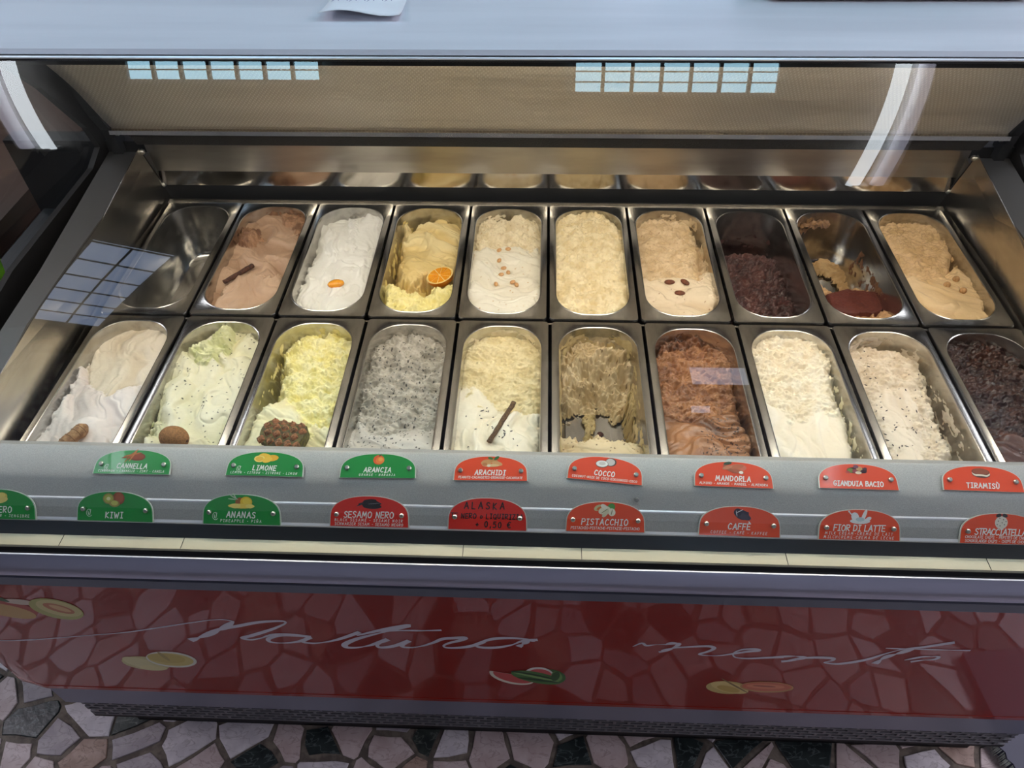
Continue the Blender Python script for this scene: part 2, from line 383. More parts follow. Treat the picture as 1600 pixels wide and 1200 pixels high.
# interior steel
part('rear_wall', MB().prof([(.046, .128), (.050, .055), (.056, .055), (.056, .128)], -.865, .865), M['wallsteel'])
part('rear_wall_foot', MB().prof([(.050, .055), (.047, .022), (.056, .022), (.056, .055)], -.865, .865), M['polish'])
part('rear_gutter', MB().prof([(.056, .022), (.050, .022), (.046, -.012), (.020, -.012), (.020, -.05), (.056, -.05)], -.865, .865), M['darkmetal'])
part('pan_support_rail', MB().prof([(.014, -.004), (.028, -.002), (.028, -.02), (.014, -.02)], -.845, .848), M['steel'])
part('pan_support_rail', MB().prof([(-.3685, -.006), (-.3645, -.006), (-.3645, -.03), (-.3685, -.03)], -.845, .848), M['steel'])
part('well_floor', MB().box((-.87, -.80, -.20), (.87, .05, -.19)), M['darkmetal'])
part('well_front_wall', MB().box((-.87, -.785, -.19), (.87, -.765, -.02)), M['darkmetal'])
for s in (-1, 1):
    part('side_plate', MB().add([(s*.86, .014, .128), (s*.86, -.2, .096), (s*.86, -.458, .092), (s*.86, -.604, .078), (s*.86, -.73, .055), (s*.846, -.77, -.02), (s*.846, .045, -.02), (s*.858, .05, .013),
                                 (s*.862, .014, .1275), (s*.862, -.2, .0955), (s*.862, -.458, .0915), (s*.862, -.604, .0775), (s*.862, -.73, .0545), (s*.850, -.77, -.02), (s*.850, .045, -.02), (s*.862, .05, .013)],
                                [tuple(range(8)), tuple(range(15, 7, -1))]+[(i, (i+1) % 8, (i+1) % 8+8, i+8) for i in range(8)]), M['steel'])
    tp = [(.862, .05, .100), (.95, .05, .100), (.905, -.36, .0965), (.899, -.51, .0915), (.895, -.78, .045), (.862, -.78, .045), (.862, -.50, .0915), (.862, -.36, .0965)]
    part('side_ledge', MB().add([(s*x, y, z) for x, y, z in tp]+[(s*x, y, .0) for x, y, z in tp],
                                [(0, 1, 2, 7), (7, 2, 3, 6), (6, 3, 4, 5), tuple(range(15, 7, -1))]+[(i, (i+1) % 8, (i+1) % 8+8, i+8) for i in range(8)]), M['ledge'])
    # black end frame that carries the canopy
    def plate(x, pts, th, name, m, par=case):
        n = len(pts); part(name, MB().add([(x, y, z) for y, z in pts]+[(x+s*th, y, z) for y, z in pts],
             [tuple(range(n)), tuple(range(2*n-1, n-1, -1))]+[(i, (i+1) % n, (i+1) % n+n, i+n) for i in range(n)]), m, par)
    plate(s*.955, [(.10, -.05), (.10, .50), (-.25, .50), (-.16, .40), (-.06, .29), (.02, .17), (.035, .12), (-.02, .10), (-.36, .095), (-.80, .03), (-.80, -.05)], .012, 'end_frame', M['black'])
    plate(s*.915, [(.07, .10), (.07, .30), (-.02, .30), (.01, .20), (.03, .16), (.04, .10)], .02, 'hinge_bracket', M['darkmetal'])
    for y, z in ((.035, .19), (.045, .145), (.0, .25)):
        part('bolt', MB().tube([(s*.915, y, z), (s*.909, y, z)], .005, 10), M['screw'], smooth=True, sharp=30)
    b_ = MB(); b_.tube([(s*.862, .018, .118), (s*.861, .028, .085), (s*.860, .040, .05), (s*.860, .050, .02)], .0028, 8)
    part('seal_bead', b_, M['black'], smooth=True)
    for y, z in ((.018, .118), (.050, .022)):
        part('clip', MB().blob((s*.858, y, z), (.006, .006, .006), nu=8, nv=6), M['screw'], smooth=True)
    pr = outer[2:-2]+[(-.10, .495), (.05, .30), (.05, .0), (-.80, .0)]
    plate(s*.972, pr, .005, 'end_glass', M['glass'])
# label shelf (two sloping faces), trough, seal, bumper, fascia
part('label_shelf', MB().prof([(-.700, .038), (-.712, .0455), (-.7165, .0455), (-.748, .0335), (-.7545, .0305), (-.7595, .0265), (-.7785, .0053), (-.7800, .0048), (-.7995, -.0150), (-.8010, -.0185), (-.7990, -.0200), (-.770, .000), (-.75, .020), (-.715, .035)], -1.0, 1.0), M['lip'], smooth=True, sharp=25)
part('shelf_crease_highlight', MB().prof([(-.7772, .0072), (-.7795, .0066), (-.7805, .0046), (-.7778, .0050)], -1.0, 1.0), M['alu'])  # pale strip stands in for the highlight along the crease
part('shelf_edge_highlight', MB().prof([(-.7990, -.0142), (-.8020, -.0170), (-.8018, -.0205), (-.7990, -.0205)], -1.0, 1.0), M['alu'])  # highlight on the lower shelf edge, laid on as a pale strip
part('front_trough', MB().prof([(-.792, -.020), (-.800, -.022), (-.8155, -.038), (-.8145, -.06), (-.79, -.06)], -1.0, 1.0), M['trough'])
part('seal_strip', MB().prof([(-.8150, -.0375), (-.8158, -.0360), (-.8345, -.0355), (-.8355, -.060), (-.8150, -.060)], -1.0, 1.0), M['cream'])
for x in (-.71, -.53, .05, .34, .62, -.12):
    part('seal_joint', MB().box((x, -.8347, -.0356), (x+.0008, -.8158, -.0352)), M['black'])
part('glass_channel', MB().prof([(-.8355, -.052), (-.8355, -.040), (-.839, -.046), (-.845, -.050), (-.845, -.09), (-.8355, -.09)], -1.0, 1.0), M['black'])
part('bumper_rail', MB().prof([(-.8450, -.0400), (-.8478, -.0385), (-.8520, -.0430), (-.8600, -.0560), (-.8640, -.0660), (-.8630, -.0740), (-.852, -.078), (-.8450, -.078)], -1.02, 1.02), M['bumper'], smooth=True, sharp=35)
part('bumper_highlight', MB().prof([(-.8452, -.0402), (-.8464, -.0384), (-.8484, -.0382), (-.8482, -.0398)], -1.02, 1.02), M['alu'])  # bright strip in place of the bumper's edge highlight
part('shadow_gap', MB().prof([(-.836, -.06), (-.840, -.06), (-.840, -.13), (-.82, -.13)], -1.0, 1.0), M['black'])
part('trim_strip', MB().prof([(-.840, -.106), (-.8485, -.108), (-.8495, -.129), (-.84, -.131)], -1.0, 1.0), M['trim'])
PL = [(-1.19, .10), (-1.185, -.45), (-1.165, -.62), (-1.13, -.72), (-1.08, -.79), (-1.02, -.826), (-.965, -.838)]
PR = [(-x, y) for x, y in PL[::-1]]
def skirt(pts, z0, z1, off, th=.012):
    mb = MB(); n = len(pts); ring = []
    P = [Vector((p[0], p[1])) for p in pts]; nor = []
    for i in range(n):
        t = (P[min(i+1, n-1)]-P[max(i-1, 0)]).normalized(); nor.append(Vector((t.y, -t.x)))
    vs = []
    for o_, z in ((off, z1), (off, z0), (off-th, z0), (off-th, z1)):
        vs += [(p.x+q.x*o_, p.y+q.y*o_, z) for p, q in zip(P, nor)]
    fs = [(k*n+i, k*n+i+1, ((k+1) % 4)*n+i+1, ((k+1) % 4)*n+i) for k in range(4) for i in range(n-1)]
    fs += [(0, n, 2*n, 3*n), (n-1, 4*n-1, 3*n-1, 2*n-1)]
    return mb.add(vs, fs)
main = [(-.965, -.838), (.965, -.838)]
fas = part('fascia_panel', skirt(PL+PR, -.545, -.131, .008), M['red'], smooth=True, sharp=30)
part('fascia_bead', skirt(PL+PR, -.5495, -.537, .0088, .014), M['red'], smooth=True, sharp=30)
part('fascia_lower_trim', skirt(PL[:], -.562, -.5505, .004, .02), M['darkmetal'], smooth=True, sharp=30)
part('base_strip', skirt(main, -.628, -.553, .006, .02), M['base'])
# grille with real slots: staggered rows
gm = MB(); rows = [-.6285, -.6425, -.6565, -.6705, -.6845, -.6985]
for z in rows: gm.box((-.94, -.8405, z-.0042), (.94, -.8365, z))
for r in range(5):
    x = -.94+(r % 2)*.0145
    while x < .94:
        gm.box((x, -.8405, rows[r+1]-.001), (x+.006, -.8365, rows[r]-.003)); x += .029
part('vent_grille', gm, M['grille'])
part('grille_foot', MB().prof([(-.8405, -.7027), (-.8405, -.712), (-.80, -.712), (-.80, -.7027)], -.94, .94), M['black'])
part('plinth', MB().box((-.92, -.795, FL), (.95, .05, -.60)), M['black'])
part('grille_backing', MB().box((-.93, -.826, -.70), (.93, -.80, -.60)), M['black'])
part('case_back', MB().box((-1.18, .058, FL), (1.18, .10, .12)), M['darkmetal'])
# end cheek covers between side ledges and fascia
for s in (-1, 1):
    part('end_cover', MB().box((min(s*.968, s*1.17), -.70, -.12), (max(s*.968, s*1.17), .10, -.05)), M['darkmetal'])

# decals on the fascia: script lettering and fruit stickers
FY = -.8460
def fpt(u, v): p = onplane(u, v, (0, FY, 0), (0, 1, 0)); return (p.x, p.z)
def catmull(P, sub=6):
    P = [Vector(p) for p in P]; out = []
    for i in range(len(P)-1):
        a = P[max(i-1, 0)]; b = P[i]; c = P[i+1]; d = P[min(i+2, len(P)-1)]
        for k in range(sub):
            t = k/sub; out.append(.5*((2*b)+(c-a)*t+(2*a-5*b+4*c-d)*t*t+(3*b-a-3*c+d)*t**3))
    out.append(P[-1]); return out
def ribbon(P, w, to3, mb, col=None, lift=0.):
    P = [Vector(p) for p in P]; n = len(P); vs = []; fs = []
    for i, p in enumerate(P):
        t = (P[min(i+1, n-1)]-P[max(i-1, 0)])
        if t.length < 1e-9: t = Vector((1, 0))
        t.normalize(); q = Vector((-t.y, t.x)); ww = w(i/(n-1)) if callable(w) else w
        if i in (0, n-1): p = p+t*(ww*.7)*(1 if i else -1)
        vs += [to3(p+q*ww), to3(p-q*ww)]
    fs = [(2*i, 2*i+1, 2*i+3, 2*i+2) for i in range(n-1)]
    mb.add(vs, fs, col)
def script(name, strokes, parent):
    mb = MB(); k = 0
    for off, sc, w0, w1, raw in strokes:
        P = [tuple(map(float, q.split(','))) for q in raw.split()]
        P = [(fpt(off[0]+a/sc, off[1]+b/sc)) for a, b in P]; k += 1
        y = FY-.0004-.00002*k
        cnt = [0]
        def to3(p, y=y, cnt=cnt): cnt[0] += 1; return (p.x, y-cnt[0]*6e-7, p.y)
        ribbon(catmull(P, 5), (lambda t, a=w0*1.5, b=w1*1.75: a+(b-a)*abs(math.sin(math.pi*t*2.5))), to3, mb)
    return mb.build(name, M['silver'], parent)
S5, S6, S7 = (0, 860), (520, 860), (1040, 860); q = 2.857
script('script_lettering', [
 (S5, q, .0007, .0011, '-60,404 0,402 100,400 200,394 400,378 550,366 700,345 850,322 940,310 1000,308 1042,316'),
 (S5, q, .0014, .0040, '1040,318 1000,345 960,362 900,385 858,398'),
 (S5, q, .0012, .0026, '880,392 930,366 985,350 1060,337 1150,320 1250,314 1275,323 1230,345 1180,362 1120,380 1082,390 1120,397 1165,390 1220,374 1300,375 1380,384'),
 (S5, q, .0012, .0026, '1380,384 1330,380 1250,378 1200,393 1210,408 1270,412 1335,405 1390,386 1350,405 1400,413 1470,405 1530,390 1600,365'),
 (S6, q, .0012, .0032, '110,378 200,358 270,345 342,334 285,350 200,370 110,393 57,416 60,430 100,433 160,424 205,410 240,398'),
 (S6, q, .0012, .0016, '180,360 250,358 330,356 400,357 480,355'),
 (S6, q, .0012, .0028, '240,398 200,420 215,432 275,425 340,402 318,415 310,428 350,432 400,425 450,410 490,394 540,390 592,389 570,400 520,412 495,424 510,433 560,433 620,425 670,408'),
 (S6, q, .0012, .0026, '895,398 800,390 720,393 665,408 640,425 680,433 740,431 800,420 850,402 906,398'),
 (S6, q, .0012, .0034, '905,398 870,405 835,425')], fas)
script('script_lettering', [
 (S6, q, .0006, .0016, '1340,428 1380,413 1400,424 1440,420 1500,418 1542,415 1530,430 1500,445 1460,452'),
 (S6, q, .0006, .0012, '1500,440 1540,432 1600,430'),
 (S7, q, .0008, .0024, '0,420 30,412 60,415 40,430 -10,446'),
 (S7, q, .0008, .0022, '20,438 60,432 130,428 195,427 216,436 190,450 150,462 185,468 240,468 300,460 370,450 416,446 398,439 340,442 303,458 312,476 370,481 440,478 520,475'),
 (S7, q, .0008, .0024, '440,480 520,473 580,471 622,477 590,487 524,494'),
 (S7, q, .0008, .0026, '524,494 600,480 680,477 742,480 745,490 708,499 760,505 820,500 900,485 980,460 1060,440 1150,430 1280,411'),
 (S7, q, .0012, .0036, '1110,437 1040,458 980,476 940,500'),
 (S7, q, .0008, .0014, '985,435 1060,438 1150,440 1250,443 1356,445'),
 (S7, q, .0008, .0020, '1068,488 1110,480 1160,472 1217,473 1200,485 1150,488 1100,495')], fas)
def ell(mb, cu, cv, ru, rv, rot, col, lift, arc_=(0, 1), n=28, to=None):
    c, s = math.cos(rot), math.sin(rot); pts = []
    for i in range(n+1 if arc_ != (0, 1) else n):
        a = 2*math.pi*(arc_[0]+(arc_[1]-arc_[0])*i/n); x, y = ru*math.cos(a), rv*math.sin(a)
        pts.append((cu+x*c-y*s, cv+x*s+y*c))
    V = [to(p, lift) for p in pts]; mb.add(V, [tuple(range(len(V)))[::-1]], col)
def sticker(spec):
    mb = MB()
    to = lambda p, l: (lambda q: (q[0], FY-.0004-l, q[1]))(fpt(*p))
    for i, (cu, cv, ru, rv, rot, col, *a) in enumerate(spec):
        ell(mb, cu, cv, ru, rv, rot, lin(col), .00006*i, a[0] if a else (0, 1), to=to)
    return part('fruit_sticker', mb, M['print'], fas, cols=True)
sticker([(10, 951, 50, 12, .15, (170, 70, 50)), (12, 954, 46, 9, .2, (196, 160, 96)), (30, 940, 26, 4, .1, (206, 190, 170)), (-4, 934, 20, 2.5, .3, (50, 90, 40)),
         (88, 951, 44, 14, .22, (176, 176, 100)), (92, 950, 37, 10.5, .22, (206, 196, 130)), (92, 950, 26, 5.5, .26, (190, 120, 80)), (94, 950, 18, 3, .28, (216, 176, 120))])
sticker([(228, 1036, 38, 10, .12, (200, 190, 130)), (222, 1036, 32, 7, .25, (214, 206, 150)), (268, 1030, 40, 12, .10, (222, 222, 206)), (267, 1030, 36, 9.5, .10, (206, 190, 110)),
         (260, 1028, 30, 7, .10, (196, 176, 90)), (256, 1025, 12, 2.2, .6, (170, 150, 80)), (240, 1043, 22, 4, .05, (220, 210, 150))])
sticker([(860, 1057, 24, 11.5, .1, (60, 110, 50)), (842, 1054, 23, 12, .05, (226, 226, 214)), (843, 1055, 20, 10, .05, (205, 84, 84)),
         (800, 1056, 36, 12, .2, (222, 216, 196), (-.06, .52)), (802, 1056, 32, 9.5, .2, (200, 80, 76), (-.06, .52)),
         (838, 1058, 40, 8.5, .18, (70, 120, 56)), (836, 1056, 38, 3.2, .2, (24, 60, 26)), (838, 1057.5, 37, 1.6, .2, (130, 170, 100)), (842, 1062, 34, 1.6, .12, (28, 66, 30)), (870, 1056, 9, 7, .5, (120, 160, 90)), (868, 1056, 6, 8, .7, (40, 84, 36))])
sticker([(1136, 1074, 33, 10, .05, (202, 180, 110)), (1140, 1074, 30, 8, .2, (222, 200, 130)), (1148, 1071, 24, 1.2, .5, (130, 104, 60)), (1138, 1076, 18, 4.5, .2, (200, 170, 90)),
         (1198, 1073, 42, 8.5, .03, (190, 150, 90)), (1198, 1072.5, 39, 7, .03, (206, 110, 80)), (1196, 1072, 30, 3.6, .04, (222, 140, 104)), (1194, 1071.5, 18, 1.2, .06, (170, 80, 60))])

# ------------------------------------------------------------------ flavour labels
G = {'A': (.66, '0,0 .33,1 .62,0|.12,.36 .52,.36'), 'B': (.6, '0,0 0,1|~0,1 .38,.97 .42,.72 .05,.54|~.05,.54 .5,.48 .52,.12 0,0'),
 'C': (.62, '~.55,.85 .3,1 .06,.7 .05,.3 .25,.02 .55,.14'), 'D': (.64, '0,0 0,1|~0,1 .42,.88 .55,.5 .38,.1 0,0'), 'E': (.56, '.48,1 0,1 0,0 .5,0|0,.52 .42,.52'),
 'F': (.54, '.5,1 0,1 0,0|0,.52 .4,.52'), 'G': (.66, '~.55,.85 .3,1 .06,.7 .05,.3 .25,.02 .5,.1 .58,.42|.58,.42 .32,.42'), 'H': (.62, '0,0 0,1|.5,0 .5,1|0,.5 .5,.5'),
 'I': (.5, '.05,1 .42,1|.23,1 .23,0|.04,0 .42,0'), 'J': (.56, '.1,1 .5,1|~.35,1 .35,.3 .2,0 0,.15'), 'K': (.58, '0,0 0,1|.46,.98 0,.45|0,.45 .5,0'), 'L': (.52, '0,1 0,0 .45,0'),
 'M': (.84, '0,0 .12,1 .36,.3 .62,1 .74,0'), 'N': (.66, '0,0 .03,1 .5,.02 .53,1'), 'O': (.70, '~.3,1 .08,.8 .02,.45 .15,.05 .4,.02 .58,.3 .56,.75 .3,1'),
 'P': (.56, '0,0 0,1|~0,1 .45,.97 .5,.6 0,.48'), 'Q': (.7, '~.3,1 .08,.8 .02,.45 .15,.05 .4,.02 .58,.3 .56,.75 .3,1|.36,.25 .62,-.08'), 'R': (.6, '0,0 0,1|~0,1 .45,.97 .48,.6 .02,.5|.05,.5 .5,0'),
 'S': (.58, '~.5,.86 .3,1 .06,.84 .14,.6 .42,.42 .46,.14 .22,0 0,.12'), 'T': (.62, '0,1 .58,1|.29,1 .29,0'), 'U': (.64, '~0,1 .02,.35 .22,0 .48,.3 .52,1'), 'V': (.6, '0,1 .27,0 .52,1'),
 'W': (.84, '0,1 .18,0 .37,.7 .56,0 .75,1'), 'X': (.58, '0,1 .5,0|.5,1 0,0'), 'Y': (.58, '0,1 .27,.5|.52,1 .2,0'), 'Z': (.58, '0,1 .5,1 0,0 .52,0'), ' ': (.36, ''), '-': (.44, '.06,.45 .34,.45'),
 'o': (.5, '~.2,.55 .04,.4 .06,.1 .22,0 .38,.15 .38,.45 .2,.55'), '+': (.6, '.05,.45 .45,.45|.25,.7 .25,.2'), '0': (.6, '~.28,1 .06,.75 .04,.3 .24,0 .46,.25 .46,.75 .28,1'), '5': (.56, '.46,1 .1,1 .06,.6|~.06,.6 .35,.65 .46,.35 .3,.02 0,.08'),
 ',': (.3, '.14,.12 .06,-.2'), '€': (.7, '~.58,.9 .35,1 .12,.7 .12,.3 .35,0 .58,.1|0,.6 .42,.6|0,.4 .38,.4'), '/': (.1, '')}
ACC = {'È': ('E', '.12,1.35 .32,1.15'), 'É': ('E', '.15,1.15 .35,1.35'), 'Ù': ('U', '.12,1.35 .32,1.15'), 'Ñ': ('N', '.1,1.2 .2,1.3 .32,1.2 .42,1.3'), 'Ó': ('O', '.2,1.15 .4,1.35')}
def text_geo(mb, txt, h, w, to3, cu, v0, slant=.1, track=1.0, wob=0.):
    gl = []; x = 0
    for ch in txt:
        base, extra = ACC.get(ch, (ch, '')); wd, st = G[base]; gl.append((x, st+('|'+extra if extra else ''))); x += (wd+.21)*track
    for x0, st in gl:
        dv = random.uniform(-wob, wob)
        for s_ in st.split('|'):
            if not s_: continue
            sm = s_[0] == '~'; P = [tuple(map(float, a.split(','))) for a in s_.lstrip('~').split()]
            if sm: P = catmull(P, 3)
            P = [Vector((cu+(x0+p[0]-x/2+slant*p[1])*h, v0+(p[1]+dv)*h)) for p in P]
            # split sharp corners so ribbons stay even
            if sm: ribbon(P, w, to3, mb)
            else:
                for a, b in zip(P[:-1], P[1:]): ribbon([a, b], w, to3, mb)
UP_P, UP_N = (0, -.7165, .0455+.0015), Vector((0, -.356, .934)).normalized()
LO_P, LO_N = (0, -.7595, .0265+.0025), Vector((0, -.735, .678)).normalized()
def label(txt, subs, mname, BL, BR, topv, row, pics, desc, logo=False, hand=False, th=.15):
    p0, n0 = (UP_P, UP_N) if row == 'u' else (LO_P, LO_N)
    a = onplane(*BL, p0, n0); b = onplane(*BR, p0, n0); mid = (a+b)/2
    U = (b-a); W = U.length; U.normalize(); V = n0.cross(U).normalized()
    if V.z < 0: V = -V
    tp = onplane((BL[0]+BR[0])/2, topv, p0, n0); H = (tp-mid).dot(V); N = n0
    t = thing('flavour_label', desc, 'label', tuple(mid), 'flavour labels on the sloping shelf')
    def to(x, y, l): return mid+U*x+V*y+N*l
    out = [(-W/2, 0), (-W/2+.0006, H*.34)]
    for i in range(1, 24):
        an = math.pi*(1-i/24); c_, s_ = math.cos(an), math.sin(an)
        out.append((W/2*.985*math.copysign(abs(c_)**.92, c_), H*.34+H*.66*abs(s_)**.85))
    out += [(W/2-.0006, H*.34), (W/2, 0)]
    n = len(out)
    def slab(k, z0, z1, m, name):
        cy = H*.45; v = [to(x*k, cy+(y-cy)*k, z1) for x, y in out]+[to(x*k, cy+(y-cy)*k, z0) for x, y in out]
        return part(name, MB().add(v, [tuple(range(n)), tuple(range(2*n-1, n-1, -1))]+[(i, (i+1) % n, (i+1) % n+n, i+n) for i in range(n)]), m, t)
    slab(1.0, 0, .0016, M['edge'], 'backing'); slab(.972, .0012, .0022, M[mname], 'plate')
    mb = MB(); T3 = lambda l: (lambda p: to(p.x, p.y, l))
    tm = M['blacktext'] if hand else M['whitetext']
    if hand:
        text_geo(mb, 'ALASKA', H*.20, .0008, T3(.0024), -.002, H*.66, .05, 1.35, .06)
        text_geo(mb, 'TE NERO o LIQUIRIZIA', H*.15, .0007, T3(.0024), 0, H*.36, .05, .98, .05)
        text_geo(mb, '+ 0,50 €', H*.18, .0008, T3(.0024), .010, H*.09, .05, 1.1, .05)
    else:
        n_ = len(txt); hh = H*th*1.28
        v0 = H*(.12 if not subs else .235 if len(subs) == 1 else .30)
        text_geo(mb, txt, hh, .00070, T3(.0024), 0, v0, .12, min(1, W*.63/(hh*sum(G[ACC.get(c, (c,))[0]][0]+.21 for c in txt))), .03)
    part('lettering', mb, tm, t)
    if subs:
        ms = MB()
        for i, s_ in enumerate(subs):
            h2 = H*.085; wd = sum(G[ACC.get(c, (c,))[0]][0]+.21 for c in s_)*h2
            tr = min(1.35, W*.86/wd)
            text_geo(ms, s_, h2, .00028, T3(.0024), 0, H*(.085 if len(subs) == 1 else .175-.125*i), .12, tr, 0)
        part('small_lettering', ms, M['whitetext'], t)
    if pics:
        mp = MB()
        for i, (x, y, ru, rv, rot, col, *a_) in enumerate(pics):
            ell(mp, x*H, y*H, ru*H, rv*H, rot, lin(col), .0024+.00004*i, a_[0] if a_ else (0, 1), n=16, to=lambda p, l: to(p[0], p[1], l))
        part('picture', mp, M['print'], t, cols=True)
    if logo:
        ml = MB(); cx, cy, r = -W*.33, H*.27, H*.12
        for k in range(1): ribbon([(cx+r*math.cos(a)*.8, cy+r*math.sin(a)) for a in np.linspace(.9, 5.6, 14)], .0003, T3(.0024), ml)
        ribbon([(cx-.2*r, cy-.5*r), (cx-.35*r, cy+.4*r)], .0004, T3(.0024), ml); ribbon([(cx+.1*r, cy-.6*r), (cx+.35*r, cy+.6*r), (cx+.15*r, cy+.75*r)], .0004, T3(.0024), ml)
        part('leaf_logo', ml, M['whitetext'], t)
    for sgn in (-1, 1):
        c0 = (sgn*W*.405, H*.40)
        s_ = MB(); s_.tube([to(*c0, .0005), to(*c0, .0048), to(*c0, .0058)], [.0034, .0034, .0022], 12)
        part('screw', s_, M['screw'], t, smooth=True, sharp=40)
    return t
cin = [(.10, .72, .34, .17, -.05, (128, 58, 36)), (.12, .72, .26, .11, 0, (150, 72, 44)), (-.16, .74, .34, .03, .9, (176, 106, 60)), (-.10, .80, .36, .03, .25, (190, 120, 66)), (-.3, .68, .22, .025, .1, (160, 92, 50)), (-.05, .78, .30, .03, 1.1, (200, 130, 76))]
lem = [(.22, .74, .26, .13, .1, (236, 178, 40)), (-.08, .82, .24, .11, -.1, (244, 196, 60)), (-.28, .70, .22, .14, 0, (250, 224, 120)), (-.28, .70, .16, .10, 0, (238, 190, 70)), (.04, .66, .20, .11, .3, (246, 200, 70))]
ora = [(0, .74, .22, .20, 0, (226, 90, 40)), (.05, .72, .17, .15, 0, (238, 130, 50)), (.07, .76, .09, .08, 0, (246, 170, 80)), (.05, .93, .08, .025, .7, (60, 70, 30))]
pea = [(-.18, .74, .22, .12, .2, (206, 150, 96)), (.12, .80, .20, .08, -.3, (196, 138, 84)), (.24, .70, .22, .09, -.2, (216, 160, 106)), (0, .62, .34, .06, 0, (226, 190, 140)), (-.24, .66, .1, .07, 0, (186, 120, 70)), (.22, .92, .12, .06, .6, (44, 96, 40)), (-.02, .91, .11, .05, -.2, (60, 110, 50)), (-.08, .60, .07, .05, 0, (238, 226, 206))]
coc = [(.20, .80, .22, .17, .1, (90, 70, 60)), (.18, .80, .18, .14, .1, (206, 200, 194)), (-.14, .70, .25, .15, .05, (110, 84, 66)), (-.14, .71, .23, .13, .05, (238, 236, 230)), (-.13, .72, .13, .07, .05, (206, 200, 192))]
alm = [(.14, .74, .38, .16, .1, (214, 110, 84)), (-.1, .70, .30, .09, -.5, (160, 84, 54)), (.16, .80, .26, .09, .2, (190, 104, 70)), (.2, .62, .22, .08, -.3, (176, 90, 60)), (-.18, .92, .16, .06, .2, (50, 70, 50)), (.30, .58, .08, .06, 0, (250, 240, 226)), (-.2, .76, .2, .07, .3, (206, 128, 92))]
bac = [(0, .74, .38, .13, 0, (66, 38, 34)), (-.24, .72, .12, .09, 0, (108, 130, 60)), (.1, .80, .12, .09, 0, (196, 150, 100)), (.25, .70, .12, .07, 0, (60, 24, 34)), (-.08, .70, .10, .08, 0, (150, 60, 70)), (.05, .64, .12, .06, 0, (230, 210, 180)), (-.02, .88, .10, .07, 0, (120, 70, 90)), (.32, .80, .07, .06, 0, (90, 50, 60)), (-.36, .66, .08, .05, 0, (190, 60, 60))]
tir = [(0, .66, .34, .13, -.05, (40, 28, 24)), (0, .70, .34, .15, -.05, (232, 216, 194)), (0, .76, .34, .14, -.05, (120, 60, 36)), (0, .78, .30, .11, -.05, (150, 76, 46)), (-.02, .62, .26, .04, -.05, (238, 226, 206)), (0, .56, .22, .035, -.05, (74, 44, 34))]
zen = [(.12, .74, .26, .15, .2, (214, 190, 90)), (.14, .78, .18, .09, .2, (236, 214, 120)), (-.20, .66, .22, .12, -.3, (216, 170, 150)), (.20, .64, .20, .09, .3, (230, 206, 120)), (-.12, .84, .16, .06, .5, (196, 150, 90))]
kiw = [(.14, .78, .20, .21, 0, (140, 74, 50)), (.16, .80, .14, .15, 0, (166, 92, 62)), (-.20, .76, .19, .18, .3, (150, 130, 70)), (-.20, .76, .15, .14, .3, (170, 176, 76)), (-.20, .76, .07, .06, .3, (232, 230, 180)), (.0, .60, .18, .11, 0, (156, 140, 76)), (0, .62, .12, .08, 0, (190, 190, 100))]
ana = [(-.08, .78, .14, .10, .8, (160, 96, 50)), (-.24, .90, .16, .02, -.5, (180, 200, 170)), (-.22, .95, .12, .02, -1., (190, 206, 180)), (-.30, .84, .14, .02, -.1, (170, 196, 160)), (.16, .76, .20, .17, 0, (236, 196, 50)), (.18, .78, .14, .11, 0, (246, 214, 80)), (.0, .62, .44, .08, 0, (240, 206, 90)), (-.2, .62, .18, .08, 0, (236, 214, 120)), (.28, .62, .14, .07, 0, (244, 220, 120))]
ses = [(.06, .74, .30, .13, 0, (24, 24, 28)), (-.1, .78, .26, .04, .2, (36, 36, 40)), (.02, .84, .22, .06, .1, (30, 30, 34)), (.1, .66, .3, .07, 0, (32, 32, 36)), (-.28, .72, .14, .02, .4, (50, 50, 54)), (.3, .78, .1, .03, -.3, (44, 44, 48)), (.15, .76, .2, .015, .1, (110, 110, 116))]
pis = [(-.24, .80, .15, .09, .5, (206, 190, 140)), (-.2, .78, .1, .05, .5, (226, 120, 50)), (.18, .82, .14, .12, .9, (80, 150, 70)), (-.04, .72, .20, .12, .4, (232, 222, 196)), (.2, .66, .12, .13, .3, (238, 228, 206)), (.0, .62, .16, .07, .9, (216, 206, 176)), (-.05, .84, .12, .07, -.5, (240, 232, 214)), (-.03, .70, .14, .012, .6, (110, 120, 90)), (.2, .66, .012, .1, -.2, (120, 110, 70))]
caf = [(.06, .72, .24, .16, -.3, (56, 54, 72)), (.14, .66, .22, .10, -.3, (72, 68, 84)), (-.08, .80, .13, .13, 0, (46, 44, 62)), (-.02, .84, .12, .012, .5, (232, 230, 232)), (-.12, .76, .012, .10, .2, (226, 226, 230)), (.2, .78, .08, .04, .2, (60, 56, 74))]
lat = [(0, .62, .32, .09, 0, (232, 232, 232)), (-.16, .76, .12, .15, .4, (238, 238, 240)), (.12, .80, .06, .22, -.35, (246, 240, 236)), (.26, .70, .10, .06, .5, (236, 236, 238)), (.0, .68, .14, .07, 0, (190, 206, 210)), (-.30, .86, .08, .02, -.8, (240, 236, 236)), (-.36, .93, .03, .03, 0, (236, 230, 230))]
stc = [(0, .70, .20, .21, 0, (226, 216, 202)), (-.09, .93, .09, .06, .3, (22, 20, 24)), (.10, .93, .09, .06, -.3, (22, 20, 24))]+[(x, y, .014, .02, .4, (40, 26, 24)) for x, y in ((-.1, .75), (.06, .8), (.1, .64), (-.04, .6), (-.13, .64), (.02, .7), (.14, .74), (-.06, .84))]
LD = 'green arched label reading %s on the %s row of the shelf'; LR = 'red arched label reading %s on the %s row of the shelf'
